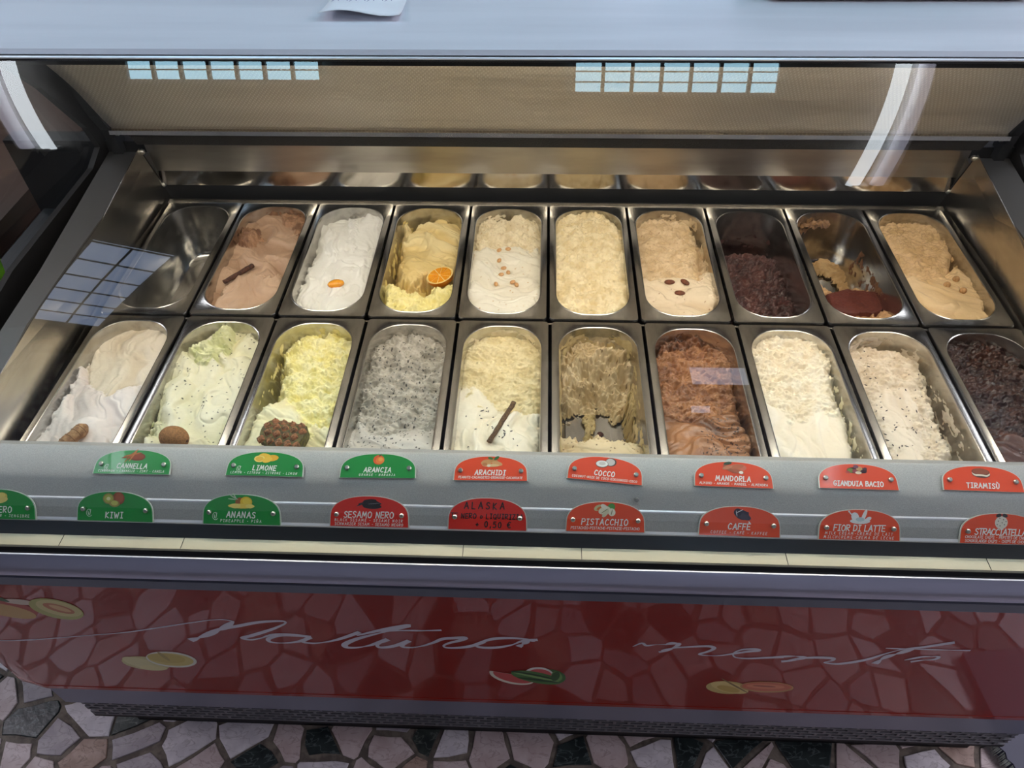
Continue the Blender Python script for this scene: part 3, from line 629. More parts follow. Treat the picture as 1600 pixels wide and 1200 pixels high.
label('CANNELLA', ['CINNAMON - CANNELLE - ZIMT - CANELA'], 'greenlabel', (145, 740.5), (266, 742.5), 703.5, 'u', cin, LD % ('CANNELLA', 'upper'), True)
label('LIMONE', ['LEMON - CITRON - ZITRONE - LIMON'], 'greenlabel', (352, 743), (474, 746), 706.5, 'u', lem, LD % ('LIMONE', 'upper'), True)
label('ARANCIA', ['ORANGE - NARANJA'], 'greenlabel', (530, 747), (650, 748), 709.5, 'u', ora, LD % ('ARANCIA', 'upper'))
label('ARACHIDI', ['PEANUTS-CACAHUETES-ERDNUSSE-CACAHUATE'], 'redlabel', (708, 751), (825, 752.5), 713.5, 'u', pea, LR % ('ARACHIDI', 'upper'))
label('COCCO', ['COCONUT-NOIX DE COCO-KOKOSNUSS-COCO'], 'redlabel', (885, 747.5), (1004, 759.5), 714.5, 'u', coc, 'red arched label reading COCCO hanging tilted down to the right')
label('MANDORLA', ['ALMOND - AMANDE - MANDEL - ALMENDRA'], 'redlabel', (1084, 759.5), (1209, 764.5), 722, 'u', alm, LR % ('MANDORLA', 'upper'))
label('GIANDUIA BACIO', [], 'redlabel', (1279, 763), (1405, 767), 725.5, 'u', bac, LR % ('GIANDUIA BACIO', 'upper'), th=.145)
label('TIRAMISÙ', [], 'redlabel', (1473, 766), (1601, 770.5), 729, 'u', tir, LR % ('TIRAMISÙ', 'upper'))
label('ZENZERO', ['GINGER - INGWER - JENGIBRE'], 'greenlabel', (-64, 809.5), (58, 812), 763.5, 'l', zen, LD % ('ZENZERO', 'lower')+', cut off at left', False)
label('KIWI', [], 'greenlabel', (121, 812.5), (241, 816), 767.5, 'l', kiw, LD % ('KIWI', 'lower'), True)
label('ANANAS', ['PINEAPPLE - PIÑA'], 'greenlabel', (317, 818), (440, 821), 772, 'l', ana, LD % ('ANANAS', 'lower'), True)
label('SESAMO NERO', ['BLACK SESAME - SESAME NOIR', 'SCHWARZER SESAM - SESAMO NEGRO'], 'deepredlabel', (515, 821.5), (640, 824.5), 774.5, 'l', ses, LR % ('SESAMO NERO', 'lower'))
label('ALASKA', [], 'deepredlabel', (699, 826.5), (824, 829.5), 777.5, 'l', [], 'red arched label handwritten in black ALASKA TE NERO o LIQUIRIZIA', hand=True)
label('PISTACCHIO', ['PISTACHIO-PISTACHE-PISTAZIE-PISTACHO'], 'redlabel', (883, 829.5), (1008, 832), 783.5, 'l', pis, LR % ('PISTACCHIO', 'lower'))
label('CAFFÈ', ['COFFEE - CAFÉ - KAFFEE'], 'redlabel', (1090, 835.5), (1219, 840), 790.5, 'l', caf, LR % ('CAFFÈ', 'lower'))
label('FIOR DI LATTE', ['MILK CREAM-CREME DE LAIT', 'MILCHCREME-CREMA DE LECHE'], 'redlabel', (1277, 842), (1406, 845), 795.5, 'l', lat, LR % ('FIOR DI LATTE', 'lower'))
label('STRACCIATELLA', ['CHOCOLATE CHIPS - PEPITES DE CHOCOLAT', 'SCHOKOLADEN CHIPS - CHIPS DE CHOCOLATE'], 'redlabel', (1497, 848), (1625, 851.5), 801.5, 'l', stc, LR % ('STRACCIATELLA', 'lower')+', at far right')
p = onplane(995, 781, (0, -.768, .0195), LO_N)
part('spare_screw', MB().tube([p, p+LO_N*.004], [.0034, .0028], 12), M['screw'], smooth=True, sharp=40)

# ------------------------------------------------------------------ steel pans
PIT = .168; HW, Y1, Y0 = .0688, -.004, -.345
def rrect(hw, y0, y1, r, z, k=9):
    out = []
    for cx, cy, a0 in ((hw-r, y1-r, 0), (-hw+r, y1-r, 90), (-hw+r, y0+r, 180), (hw-r, y0+r, 270)):
        for i in range(k): a = math.radians(a0+90*i/(k-1)); out.append((cx+r*math.cos(a), cy+r*math.sin(a), z))
    return out
def pan_mesh():
    loops = [rrect(.0812, -.3595, .0125, .006, -.009), rrect(.0816, -.3600, .013, .007, -.002), rrect(.0808, -.3592, .0122, .007, 0),
             rrect(HW+.0035, Y0-.0035, Y1+.0035, .060, .0002), rrect(HW+.0015, Y0-.0015, Y1+.0015, .058, .0014), rrect(HW, Y0, Y1, .0565, .0008), rrect(HW-.0008, Y0+.0008, Y1-.0008, .056, -.003),
             rrect(HW-.0065, Y0+.007, Y1-.007, .052, -.09), rrect(HW-.009, Y0+.010, Y1-.010, .05, -.112), rrect(HW-.016, Y0+.017, Y1-.017, .044, -.121), rrect(HW-.026, Y0+.027, Y1-.027, .036, -.1235)]
    n = len(loops[0]); rim = MB(); tub = MB()
    for a, b, mb in [(i, i+1, rim if i < 5 else tub) for i in range(len(loops)-1)]:
        mb.add(loops[a]+loops[b], [(i, (i+1) % n, (i+1) % n+n, i+n) for i in range(n)])
    tub.add(loops[-1], [tuple(range(n))])
    return rim, tub
rim, tub = pan_mesh()
def weld(o):
    bm = bmesh.new(); bm.from_mesh(o.data); bmesh.ops.remove_doubles(bm, verts=bm.verts, dist=1e-5); bmesh.ops.recalc_face_normals(bm, faces=bm.faces)
    if sum(f_.normal.z*f_.calc_area() for f_ in bm.faces) < 0: bmesh.ops.reverse_faces(bm, faces=bm.faces)
    bm.to_mesh(o.data); bm.free(); o.data.polygons.foreach_set('use_smooth', [True]*len(o.data.polygons)); o.data.set_sharp_from_angle(angle=math.radians(38))
BX = [(i-4.5)*PIT for i in range(10)]; YB, YF = 0.0, -.3795
PANS = {}
DESC_B = ['empty steel pan with bare shiny bottom, back row far left', 'steel pan holding light brown ice cream with a bark stick', 'steel pan holding bright white ice cream with an orange slice', 'steel pan holding yellow ice cream with half an orange',
          'steel pan holding cream ice cream topped with peanuts', 'steel pan brim full of plain pale yellow ice cream, back row', 'steel pan holding beige ice cream topped with almonds', 'half empty steel pan of dark purple brown ice cream, back row',
          'nearly empty steel pan with tan scrapings over a brown patch', 'steel pan holding tan ice cream with round hazelnuts, back row far right']
DESC_F = ['steel pan holding pinkish white ice cream with ginger root, front row far left', 'steel pan holding pale green seeded ice cream with a kiwi', 'steel pan holding yellow ice cream with pineapple rind', 'steel pan holding speckled grey sesame ice cream',
          'steel pan holding cream ice cream with a liquorice root', 'scraped steel pan with pistachio ice cream and bare bottom showing', 'steel pan holding caramel brown ice cream, front row', 'steel pan holding plain creamy white ice cream, front row right of centre',
          'steel pan holding chocolate chip cream ice cream, front row', 'steel pan holding very dark chocolate ice cream, front row far right']
proto = None
for row, ys, dx, D in (('b', YB, 0, DESC_B), ('f', YF, .0038, DESC_F)):
    for i in range(10):
        c = (BX[i]+dx, ys, 0)
        if proto is None:
            t = thing('steel_pan', D[i], 'pan', c, 'steel ice cream pans')
            a = MB().add([tuple(Vector(v)+Vector(c)) for v in rim.v], rim.f).build('rim', M['pansteel'], t); weld(a)
            b = MB().add([tuple(Vector(v)+Vector(c)) for v in tub.v], tub.f).build('tub', M['pansteel'], t); weld(b)
            proto = t
        else:
            t = proto.copy(); COL.objects.link(t); t.location = (c[0], c[1], c[2]+Z0); ORG[t.name] = c; t['label'] = D[i]
            for ch in list(proto.children):
                k = ch.copy(); COL.objects.link(k); k.parent = t
        PANS[(row, i+1)] = t

# ------------------------------------------------------------------ gelato
_lat = [np.random.RandomState(100+i).rand(256, 256)*2-1 for i in range(6)]
def vnoise(x, y, s=0):
    xi = np.floor(x).astype(int); yi = np.floor(y).astype(int); fx = x-xi; fy = y-yi
    fx = fx*fx*fx*(fx*(fx*6-15)+10); fy = fy*fy*fy*(fy*(fy*6-15)+10); T = _lat[s % 6]
    a = T[xi & 255, yi & 255]; b = T[(xi+1) & 255, yi & 255]; c = T[xi & 255, (yi+1) & 255]; d = T[(xi+1) & 255, (yi+1) & 255]
    return (a*(1-fx)+b*fx)*(1-fy)+(c*(1-fx)+d*fx)*fy
def fbm(x, y, o=4, s=0, g=.5):
    r = 0; a = 1; t = 0
    for k in range(o):
        r = r+a*vnoise(x*2**k+17.3*k+s*7.7, y*2**k+9.1*k, s+k); t += a; a *= g
    return r/t
def sdf(P, X, Y):
    P = np.array(P); d = np.full(X.shape, 1e9); ins = np.zeros(X.shape, bool)
    for i in range(len(P)):
        ax, ay = P[i]; bx, by = P[(i+1) % len(P)]; ex, ey = bx-ax, by-ay
        t = np.clip(((X-ax)*ex+(Y-ay)*ey)/(ex*ex+ey*ey+1e-12), 0, 1)
        d = np.minimum(d, np.hypot(X-ax-t*ex, Y-ay-t*ey))
        c = ((ay > Y) != (by > Y)) & (X < ex*(Y-ay)/(ey+1e-15)+ax); ins ^= c
    return np.where(ins, d, -d)
def rr_sdf(X, Y, hw, y0, y1, r):
    cx, cy = 0, (y0+y1)/2; qx = np.abs(X-cx)-(hw-r); qy = np.abs(Y-cy)-((y1-y0)/2-r)
    return -(np.hypot(np.maximum(qx, 0), np.maximum(qy, 0))+np.minimum(np.maximum(qx, qy), 0)-r)
HF = {}
def gelato(row, i, label_, layers, wet=False, flecks=None, name='ice_cream'):
    cx, cy = (BX[i-1]+(.0038 if row == 'f' else 0)), (YB if row == 'b' else YF)
    st = .0012; xs = np.arange(-HW, HW+st, st); ys = np.arange(Y0, Y1+st, st)
    X, Y = np.meshgrid(xs, ys); nx, ny = len(xs), len(ys); GX, GY = X+cx, Y+cy
    op = rr_sdf(X, Y, HW-.0006, Y0+.0006, Y1-.0006, .056)
    H = np.full(X.shape, -1.0); C = np.zeros(X.shape+(3,)); sd0 = i*3.7+(50 if row == 'f' else 0)
    for k, L in enumerate(layers):
        z = L['z']; P = [tuple(atz(u, v_, z).xy) for u, v_ in L['p']]
        s = sdf(P, GX, GY)+L.get('jag', .006)*(fbm(GX*60+sd0, GY*60, 4, 1, .6)*1.4+.5*fbm(GX*220+sd0, GY*220, 2, 2))
        am = L.get('amp', .004); nX, nY = GX+sd0*.13, GY
        lowf = fbm(nX*11, nY*9, 2, 3)*L.get('low', .006)
        if L.get('mode', 'crumb') == 'crumb':
            wx = nX+.006*fbm(nX*40, nY*40, 2, 4)
            rid = 1-np.abs(fbm(wx*38, (nY+.01*fbm(nX*25, nY*25, 2, 5))*105, 3, 2))*2.4
            r2 = 1-np.abs(fbm(wx*70+4, (nY+.006*fbm(nX*50, nY*50, 2, 0))*150, 3, 5, .6))*3
            h = am*(fbm(nX*52, nY*66, 5, 1, .66)*1.9+.42*np.clip(rid, -1, 1)+.16*np.clip(r2, -1, 1))+.0012*fbm(nX*240, nY*240, 3, 3, .6)
            tex = fbm(nX*60, nY*70, 4, 1, .6)
        else:
            a = L.get('dir', .6); ca, sa = math.cos(a), math.sin(a)
            wx = nX+.030*fbm(nX*16, nY*16, 2, 4); wy = nY+.030*fbm(nX*14+9, nY*14, 2, 5)
            A_, B_ = wx*ca+wy*sa, -wx*sa+wy*ca
            f1 = fbm(A_*34, B_*11, 3, 1, .42); saw = (A_*26+1.2*fbm(nX*12, nY*12, 2, 2)) % 1.0
            fold = np.where(saw < .86, saw/.86, (1-saw)/.14); fold = fold*fold*(3-2*fold)*np.clip(fbm(nX*20+5, nY*16, 2, 0)*3+.2, 0, 1); crs = np.clip(1-np.abs(fbm(A_*30+3, B_*13, 3, 4, .5))*5, 0, 1)
            h = am*(1.5*f1+.7*fold-.45*crs*crs)+.0007*fbm(nX*110, nY*110, 3, 3, .6)
            tex = f1
        h = z+h+lowf+L.get('slope', 0)*(Y-(Y0+Y1)/2)+L.get('tilt', 0)*X
        hi = h-L.get('rnd', .007)*np.exp(-np.maximum(s, 0)/.005)
        hh = np.where(s > 0, hi, -1.0 if L.get('cut') else hi-L.get('steep', 2.6)*(-s))
        up = hh > H
        c1, c2 = np.array(lin(L['c'][0])), np.array(lin(L['c'][1])); m = np.clip(.5+tex*1.6, 0, 1)[..., None]
        cc = c1*(1-m)+c2*m
        C = np.where(up[..., None], cc, C); H = np.where(up, hh, H)
    if flecks:
        for dens, fc, reg in flecks:
            rr = RNG.rand(*X.shape); mk = rr < dens*.6; mk |= np.roll(mk, 1, 0) & (RNG.rand(*X.shape) < .8); mk |= np.roll(mk, 1, 1) & (RNG.rand(*X.shape) < .5)
            if reg is not None:
                P = [tuple(atz(u, v_, -.03).xy) for u, v_ in reg]; mk &= sdf(P, GX, GY) > 0
            C[mk] = lin(fc)
    H = np.minimum(H, .012)
    wl = -.1215
    keep = (op > 0) & (H > wl)
    vi = -np.ones(X.shape, int)
    q = keep[:-1, :-1] & keep[1:, :-1] & keep[:-1, 1:] & keep[1:, 1:]
    hs = np.stack([H[:-1, :-1], H[1:, :-1], H[:-1, 1:], H[1:, 1:]]); q &= (hs.max(0)-hs.min(0)) < .02
    used = np.zeros(X.shape, bool); used[:-1, :-1] |= q; used[1:, :-1] |= q; used[:-1, 1:] |= q; used[1:, 1:] |= q
    vi[used] = np.arange(used.sum())
    V = np.stack([X[used], Y[used], np.maximum(H[used], wl)], 1)
    F = np.stack([vi[:-1, :-1][q], vi[:-1, 1:][q], vi[1:, 1:][q], vi[1:, :-1][q]], 1)
    me = bpy.data.meshes.new(name); me.vertices.add(len(V)); me.vertices.foreach_set('co', V.astype('f').ravel())
    me.loops.add(F.size); me.loops.foreach_set('vertex_index', F.astype('i').ravel())
    me.polygons.add(len(F)); me.polygons.foreach_set('loop_start', np.arange(0, F.size, 4, dtype='i')); me.polygons.foreach_set('loop_total', np.full(len(F), 4, 'i'))
    me.polygons.foreach_set('use_smooth', np.ones(len(F), bool)); me.update(calc_edges=True); me.validate()
    a = me.color_attributes.new('Col', 'FLOAT_COLOR', 'POINT'); a.data.foreach_set('color', np.concatenate([C[used], np.ones((used.sum(), 1))], 1).astype('f').ravel())
    me.materials.append(GELW if wet else GEL)
    o = bpy.data.objects.new(name, me); place(o, None, (cx, cy, 0)); props(o, label_, 'ice cream', 'ice creams in the steel pans')
    HF[(row, i)] = (cx, cy, xs, ys, H); return o
def surf(row, i, u, v):                       # point of a gelato surface on a line of sight
    cx, cy, xs, ys, H = HF[(row, i)]; z = -.03
    for _ in range(14):
        p = atz(u, v, z); a = int(np.clip(round((p.x-cx-xs[0])/(xs[1]-xs[0])), 0, len(xs)-1)); b = int(np.clip(round((p.y-cy-ys[0])/(ys[1]-ys[0])), 0, len(ys)-1))
        zz = max(H[b, a], -.12); z = z*.5+zz*.5
    return Vector((p.x, p.y, z))
def pp(s): return [tuple(map(float, q.split(','))) for q in s.split()]

gelato('b', 2, 'light brown swirled ice cream with darker patch, under a bark stick', [
 dict(p=pp('385,322 440,318 486,322 486,340 476,375 462,410 450,440 440,470 415,490 380,495 340,488 322,470 336,430 350,400 362,365 372,335'), z=-.022, c=((170, 136, 110), (194, 162, 136)), mode='smooth', amp=.006, dir=.9),
 dict(p=pp('372,365 380,352 398,355 402,368 385,378 372,375'), z=-.008, c=((120, 84, 62), (168, 128, 98)), amp=.006),
 dict(p=pp('345,452 370,425 400,425 435,430 446,440 437,475 410,492 370,492 330,480'), z=-.012, c=((192, 160, 134), (204, 174, 148)), mode='smooth', amp=.004, dir=.2),
 dict(p=pp('440,322 478,322 480,350 466,370 452,350 440,345'), z=-.014, c=((128, 92, 68), (170, 130, 100)), amp=.005)])
gelato('b', 3, 'bright white smooth ice cream filling its pan, under an orange slice', [
 dict(p=pp('505,335 520,330 545,336 566,328 590,330 604,335 604,360 594,395 582,430 575,462 562,485 530,495 495,495 466,486 463,470 472,440 487,405 497,375 500,350'), z=-.018, c=((236, 234, 226), (246, 244, 238)), mode='smooth', amp=.006, dir=.15, jag=.007),
 dict(p=pp('545,336 560,338 556,420 545,425'), z=-.012, c=((236, 234, 226), (246, 244, 238)), mode='smooth', amp=.003)])
gelato('b', 4, 'yellow ice cream with torn hollow and an orange half', [
 dict(p=pp('634,350 642,362 655,354 668,350 690,338 700,348 718,344 722,352 718,385 712,415 690,425 655,430 640,440 625,432 626,400 632,380'), z=-.026, c=((230, 203, 140), (242, 222, 168)), mode='smooth', amp=.006, dir=1.2, jag=.007),
 dict(p=pp('604,440 616,445 640,455 665,462 685,450 710,448 706,470 690,486 660,495 620,495 600,482'), z=-.014, c=((240, 226, 152), (250, 238, 176)), amp=.007, jag=.008),
 dict(p=pp('620,425 650,425 680,440 705,440 700,455 660,465 625,455'), z=-.065, c=((224, 196, 110), (240, 216, 140)), amp=.010, jag=.01)])
gelato('b', 5, 'off-white ice cream with rough cream top, scattered with peanuts', [
 dict(p=pp('744,345 752,332 775,345 800,345 815,330 838,345 846,365 846,400 800,405 760,402 742,400'), z=-.020, c=((226, 208, 170), (242, 228, 196)), amp=.007, jag=.008),
 dict(p=pp('740,392 760,385 800,383 840,388 847,410 846,460 832,488 800,500 765,500 735,486 730,460 734,420'), z=-.013, c=((236, 228, 208), (244, 238, 222)), mode='smooth', amp=.005, dir=1.4)], flecks=[(.004, (206, 176, 128), None)])
gelato('b', 6, 'plain pale yellow ice cream filled to the brim, furrowed', [
 dict(p=pp('866,350 880,338 905,332 925,330 948,342 968,356 975,380 976,410 982,450 980,480 965,500 925,505 885,500 862,485 862,450 866,400'), z=-.012, c=((232, 211, 164), (247, 231, 193)), amp=.0068)])
gelato('b', 7, 'beige furrowed ice cream scraped at the right, with almonds', [
 dict(p=pp('990,338 1008,326 1018,330 1040,342 1070,346 1084,362 1090,400 1092,435 1070,445 1030,445 1000,440 992,400'), z=-.022, c=((214, 184, 142), (232, 206, 168)), amp=.0055),
 dict(p=pp('995,432 1020,438 1060,434 1090,440 1100,425 1112,420 1118,450 1116,485 1108,500 1060,505 1015,500 1000,480'), z=-.016, c=((228, 204, 170), (240, 220, 190)), mode='smooth', amp=.006, dir=1.3, jag=.007),
 dict(p=pp('1088,395 1096,388 1108,415 1112,440 1100,440 1092,430'), z=-.030, c=((214, 186, 146), (228, 204, 168)), amp=.008, jag=.008)], flecks=[(.004, (170, 130, 96), None)])
gelato('b', 8, 'dark purple brown ice cream lying low in its half empty pan', [
 dict(p=pp('1118,392 1150,388 1190,393 1215,400 1222,420 1220,450 1200,480 1175,520 1130,520 1120,440'), z=-.072, c=((72, 42, 40), (98, 60, 54)), amp=.008, slope=-.08),
 dict(p=pp('1215,402 1245,400 1275,450 1285,520 1170,520 1195,470'), z=-.066, c=((54, 30, 28), (84, 48, 44)), amp=.007, slope=-.06)], wet=True)
gelato('b', 9, 'last tan scrapings and dark brown patch in a nearly empty pan', [
 dict(p=pp('1244,334 1262,330 1294,334 1300,346 1288,354 1262,356 1250,350'), z=-.020, c=((96, 66, 44), (158, 120, 84)), amp=.007, jag=.009, cut=1),
 dict(p=pp('1254,384 1275,392 1300,400 1325,417 1332,450 1318,455 1300,432 1280,427 1264,407'), z=-.1135, c=((186, 150, 102), (206, 172, 124)), amp=.0035, jag=.009, low=.003, rnd=.003),
 dict(p=pp('1262,376 1300,384 1328,398 1338,425 1330,428 1306,398 1264,384'), z=-.1120, c=((150, 116, 80), (186, 150, 106)), amp=.003, jag=.005, low=.003, rnd=.003),
 dict(p=pp('1316,380 1330,384 1346,402 1362,410 1368,428 1358,440 1345,424 1330,404'), z=-.108, c=((170, 134, 92), (196, 160, 116)), amp=.005, jag=.007, low=.003),
 dict(p=pp('1272,440 1300,452 1340,450 1372,456 1380,440 1392,434 1402,470 1410,510 1350,530 1300,520 1282,480'), z=-.066, c=((190, 150, 104), (212, 176, 132)), amp=.005, jag=.008),
 dict(p=pp('1294,458 1325,450 1374,456 1384,475 1370,487 1325,488 1302,480'), z=-.052, c=((96, 46, 38), (106, 54, 44)), amp=.0006, low=.0005, jag=.002, rnd=.002),
 dict(p=pp('1284,484 1300,488 1330,493 1372,491 1400,482 1412,500 1385,525 1310,520'), z=-.046, c=((190, 146, 104), (212, 172, 130)), amp=.006, jag=.009, mode='smooth'),
 dict(p=pp('1380,450 1396,445 1412,490 1404,525 1385,505'), z=-.060, c=((84, 42, 34), (98, 50, 40)), amp=.002)])
gelato('b', 10, 'tan nutty ice cream with a knife notch, with round hazelnuts', [
 dict(p=pp('1374,350 1398,344 1440,348 1474,356 1484,378 1488,398 1482,430 1476,440 1440,440 1400,420 1384,380'), z=-.020, c=((212, 176, 128), (228, 194, 148)), amp=.005),
 dict(p=pp('1395,420 1440,432 1480,432 1497,412 1518,424 1530,455 1550,500 1500,512 1455,508 1425,485'), z=-.014, c=((216, 180, 132), (232, 200, 154)), mode='smooth', amp=.005, dir=1.1, jag=.007)])
gelato('f', 1, 'pinkish white folded ice cream beside the left steel wall, under ginger', [
 dict(p=pp('146,515 180,506 228,500 262,506 266,530 258,570 240,610 225,640 170,640 138,620 136,570'), z=-.022, c=((226, 208, 180), (238, 224, 202)), amp=.0035, mode='smooth', dir=.2),
 dict(p=pp('118,590 128,572 138,600 165,620 222,605 232,610 222,650 205,700 180,760 30,760 48,695 75,660 100,625 112,605'), z=-.014, c=((228, 214, 206), (240, 228, 220)), mode='smooth', amp=.007, dir=.3, jag=.006)])
gelato('f', 2, 'pale green swirled ice cream with tiny black seeds, under the kiwi', [
 dict(p=pp('342,512 365,500 380,502 396,522 408,535 398,580 378,640 350,700 330,760 190,760 218,702 240,660 252,610 256,575 280,552 300,545 318,528'), z=-.014, c=((222, 215, 176), (236, 230, 202)), mode='smooth', amp=.009, dir=.35),
 dict(p=pp('302,545 322,530 345,508 362,505 352,540 330,562 308,566'), z=-.004, c=((206, 206, 150), (226, 224, 180)), amp=.007)],
 flecks=[(.010, (50, 54, 40), None)])
gelato('f', 3, 'yellow rough ice cream with smooth paler front, under pineapple rind', [
 dict(p=pp('466,528 482,520 505,528 520,518 545,522 560,530 552,580 538,640 520,690 470,700 430,650 442,610 450,575 446,550'), z=-.026, c=((240, 228, 152), (250, 242, 190)), amp=.008, jag=.009),
 dict(p=pp('420,632 445,615 470,650 500,670 525,660 520,700 500,760 355,760 375,690 395,655'), z=-.016, c=((236, 224, 176), (244, 236, 196)), mode='smooth', amp=.006, dir=.6)])
gelato('f', 4, 'speckled grey rough ice cream with black sesame seeds', [
 dict(p=pp('588,528 612,516 640,512 680,514 700,528 702,570 694,620 688,680 600,690 548,680 556,650 566,600 578,560'), z=-.026, c=((164, 156, 142), (198, 190, 176)), amp=.006),
 dict(p=pp('540,680 560,655 600,680 650,665 684,665 686,700 680,760 530,760'), z=-.016, c=((192, 184, 172), (210, 203, 192)), mode='smooth', amp=.006, dir=1.0)],
 flecks=[(.030, (52, 50, 50), None)])
gelato('f', 5, 'cream ice cream, icy and yellowish behind, whipped and white in front', [
 dict(p=pp('734,518 760,510 800,508 842,512 848,560 846,640 800,660 715,640 718,590 726,545'), z=-.022, c=((222, 202, 152), (236, 220, 176)), amp=.0045),
 dict(p=pp('706,615 722,598 750,602 775,625 790,645 812,640 842,645 840,700 836,760 698,760 704,680'), z=-.015, c=((236, 224, 198), (244, 234, 212)), mode='smooth', amp=.006, dir=.1)])
gelato('f', 6, 'khaki pistachio ice cream scraped down to bare steel', [
 dict(p=pp('872,545 888,528 912,522 945,508 985,518 998,545 1000,560 985,558 950,552 915,556 880,562'), z=-.040, c=((198, 174, 132), (226, 206, 168)), amp=.010, jag=.008, steep=1.05),
 dict(p=pp('868,585 900,590 950,585 1004,585 1006,640 988,652 972,640 960,648 946,622 925,622 922,640 905,628 885,632 872,640'), z=-.104, c=((204, 178, 134), (220, 198, 156)), amp=.006, jag=.008, steep=1.6),
 dict(p=pp('912,648 926,642 930,700 915,700'), z=-.110, c=((186, 162, 108), (204, 182, 132)), amp=.004, jag=.006),
 dict(p=pp('868,684 890,676 905,688 930,680 950,684 990,690 1006,696 1004,770 862,770'), z=-.032, c=((210, 184, 140), (224, 202, 162)), mode='smooth', amp=.006, dir=1.2, jag=.007),
 dict(p=pp('986,560 1002,560 1010,700 998,700'), z=-.06, c=((180, 156, 104), (200, 176, 124)), amp=.008, jag=.008, steep=4)], flecks=[(.010, (110, 84, 48), None)])
gelato('f', 7, 'caramel brown furrowed ice cream with glossy dark patches', [
 dict(p=pp('1022,520 1060,512 1100,512 1124,518 1140,540 1146,600 1150,650 1120,665 1060,670 1034,660 1028,600'), z=-.030, c=((136, 88, 56), (176, 124, 84)), amp=.007),
 dict(p=pp('1030,650 1060,655 1100,650 1150,640 1168,680 1175,770 1030,770'), z=-.020, c=((112, 72, 46), (168, 116, 78)), mode='smooth', amp=.008, dir=1.3),
 dict(p=pp('1026,525 1060,514 1110,516 1120,528 1060,545 1030,548'), z=-.020, c=((74, 46, 30), (130, 84, 54)), amp=.008)], wet=True, flecks=[(.06, (60, 36, 26), pp('1090,660 1140,655 1165,700 1165,725 1100,725'))])
gelato('f', 8, 'plain creamy white ice cream heaped left of a bare steel strip', [
 dict(p=pp('1170,545 1195,522 1225,514 1252,516 1290,530 1304,548 1298,575 1300,600 1312,640 1322,660 1240,670 1190,630 1180,590'), z=-.018, c=((244, 227, 196), (252, 240, 216)), amp=.0065, jag=.007),
 dict(p=pp('1186,625 1240,640 1315,630 1326,680 1345,770 1210,770 1196,690'), z=-.015, c=((246, 229, 202), (252, 239, 218)), mode='smooth', amp=.004, dir=.3, jag=.004)])
gelato('f', 9, 'pinkish cream ice cream with dark chocolate chips, heaped left', [
 dict(p=pp('1322,552 1348,538 1372,545 1400,546 1428,560 1446,590 1455,640 1478,690 1505,770 1385,770 1372,690 1352,630 1336,590'), z=-.024, c=((218, 196, 166), (234, 216, 190)), amp=.005),
 dict(p=pp('1365,610 1420,600 1440,650 1455,700 1465,770 1395,770 1378,690'), z=-.021, c=((224, 204, 178), (236, 218, 194)), mode='smooth', amp=.004, dir=.3)], flecks=[(.003, (60, 40, 40), None)])
gelato('f', 10, 'very dark chocolate ice cream at the right edge', [
 dict(p=pp('1474,530 1500,514 1560,510 1610,515 1650,560 1760,770 1570,770 1556,720 1530,650 1500,590'), z=-.024, c=((46, 22, 17), (72, 42, 32)), amp=.006),
 dict(p=pp('1545,690 1570,672 1640,690 1700,770 1570,770'), z=-.016, c=((86, 54, 44), (116, 78, 64)), mode='smooth', amp=.006, dir=.9)], wet=True)
def perim(z, n=520):
    ins = .0008+.0057*min(1, -z/.09); r = .0565-.05*ins/.0065*.09
    L_ = rrect(HW-ins, Y0+ins, Y1-ins, r, z, 40); P = np.array([(p[0], p[1]) for p in L_+[L_[0]]])
    d = np.r_[0, np.cumsum(np.hypot(*np.diff(P, axis=0).T))]; t = np.linspace(0, d[-1], n+1)[:-1]
    return np.stack([np.interp(t, d, P[:, 0]), np.interp(t, d, P[:, 1])], 1)
def smear(row, i, s0, s1, z0, z1, cols_, dens=.5, sx=60, sz=70, th=.0025):
    cx, cy = (BX[i-1]+(.0038 if row == 'f' else 0)), (YB if row == 'b' else YF); n = 520
    par = next(o for o in bpy.data.objects if o.get('category') == 'ice cream' and abs(ORG[o.name][0]-cx) < 1e-6 and abs(ORG[o.name][1]-cy) < 1e-6)
    ks = range(int(s0*n), int(s1*n)+1); zs = np.linspace(z0, z1, max(6, int((z0-z1)/.0016))); off = i*5.1+(40 if row == 'f' else 0)
    V = []; K = []; Cc = []
    for jz, z in enumerate(zs):
        A = perim(z); cen_ = np.array([0, (Y0+Y1)/2])
        for k in ks:
            p = A[k % n]; q = A[(k+1) % n]; t = q-p; t = t/np.hypot(*t); nn = np.array([-t[1], t[0]])
            u = k*.86/n
            m = float(fbm(np.array(u*sx+off), np.array(z*sz+off), 4, 2, .6))*2+(dens-.5)*2
            ed = min((k-ks[0])/12, (ks[-1]-k)/12, (z0-z)/.006, (z-z1)/.006, 1); m -= (1-ed)*.9
            mm = max(m, 0)**.6; V.append((p[0]+nn[0]*(th*mm-.0008)+cx, p[1]+nn[1]*(th*mm-.0008)+cy, z)); K.append(m > 0)
            Cc.append(tuple(a_+(b_-a_)*min(1, mm) for a_, b_ in zip(lin(cols_[0]), lin(cols_[1]))))
    w_ = len(ks); F = [(j*w_+a, j*w_+a+1, (j+1)*w_+a+1, (j+1)*w_+a) for j in range(len(zs)-1) for a in range(w_-1) if K[j*w_+a] or K[j*w_+a+1] or K[(j+1)*w_+a] or K[(j+1)*w_+a+1]]
    used = sorted({x for f_ in F for x in f_}); mp_ = {x: k for k, x in enumerate(used)}
    if not F: return
    mb = MB(); mb.v = [V[x] for x in used]; mb.f = [tuple(mp_[x] for x in f_) for f_ in F]; mb.c = [Cc[x] for x in used]
    o = mb.build('smear', GEL, par, smooth=True, cols=True)
smear('f', 3, .12, .50, -.012, -.10, ((200, 184, 120), (236, 224, 160)), .30)
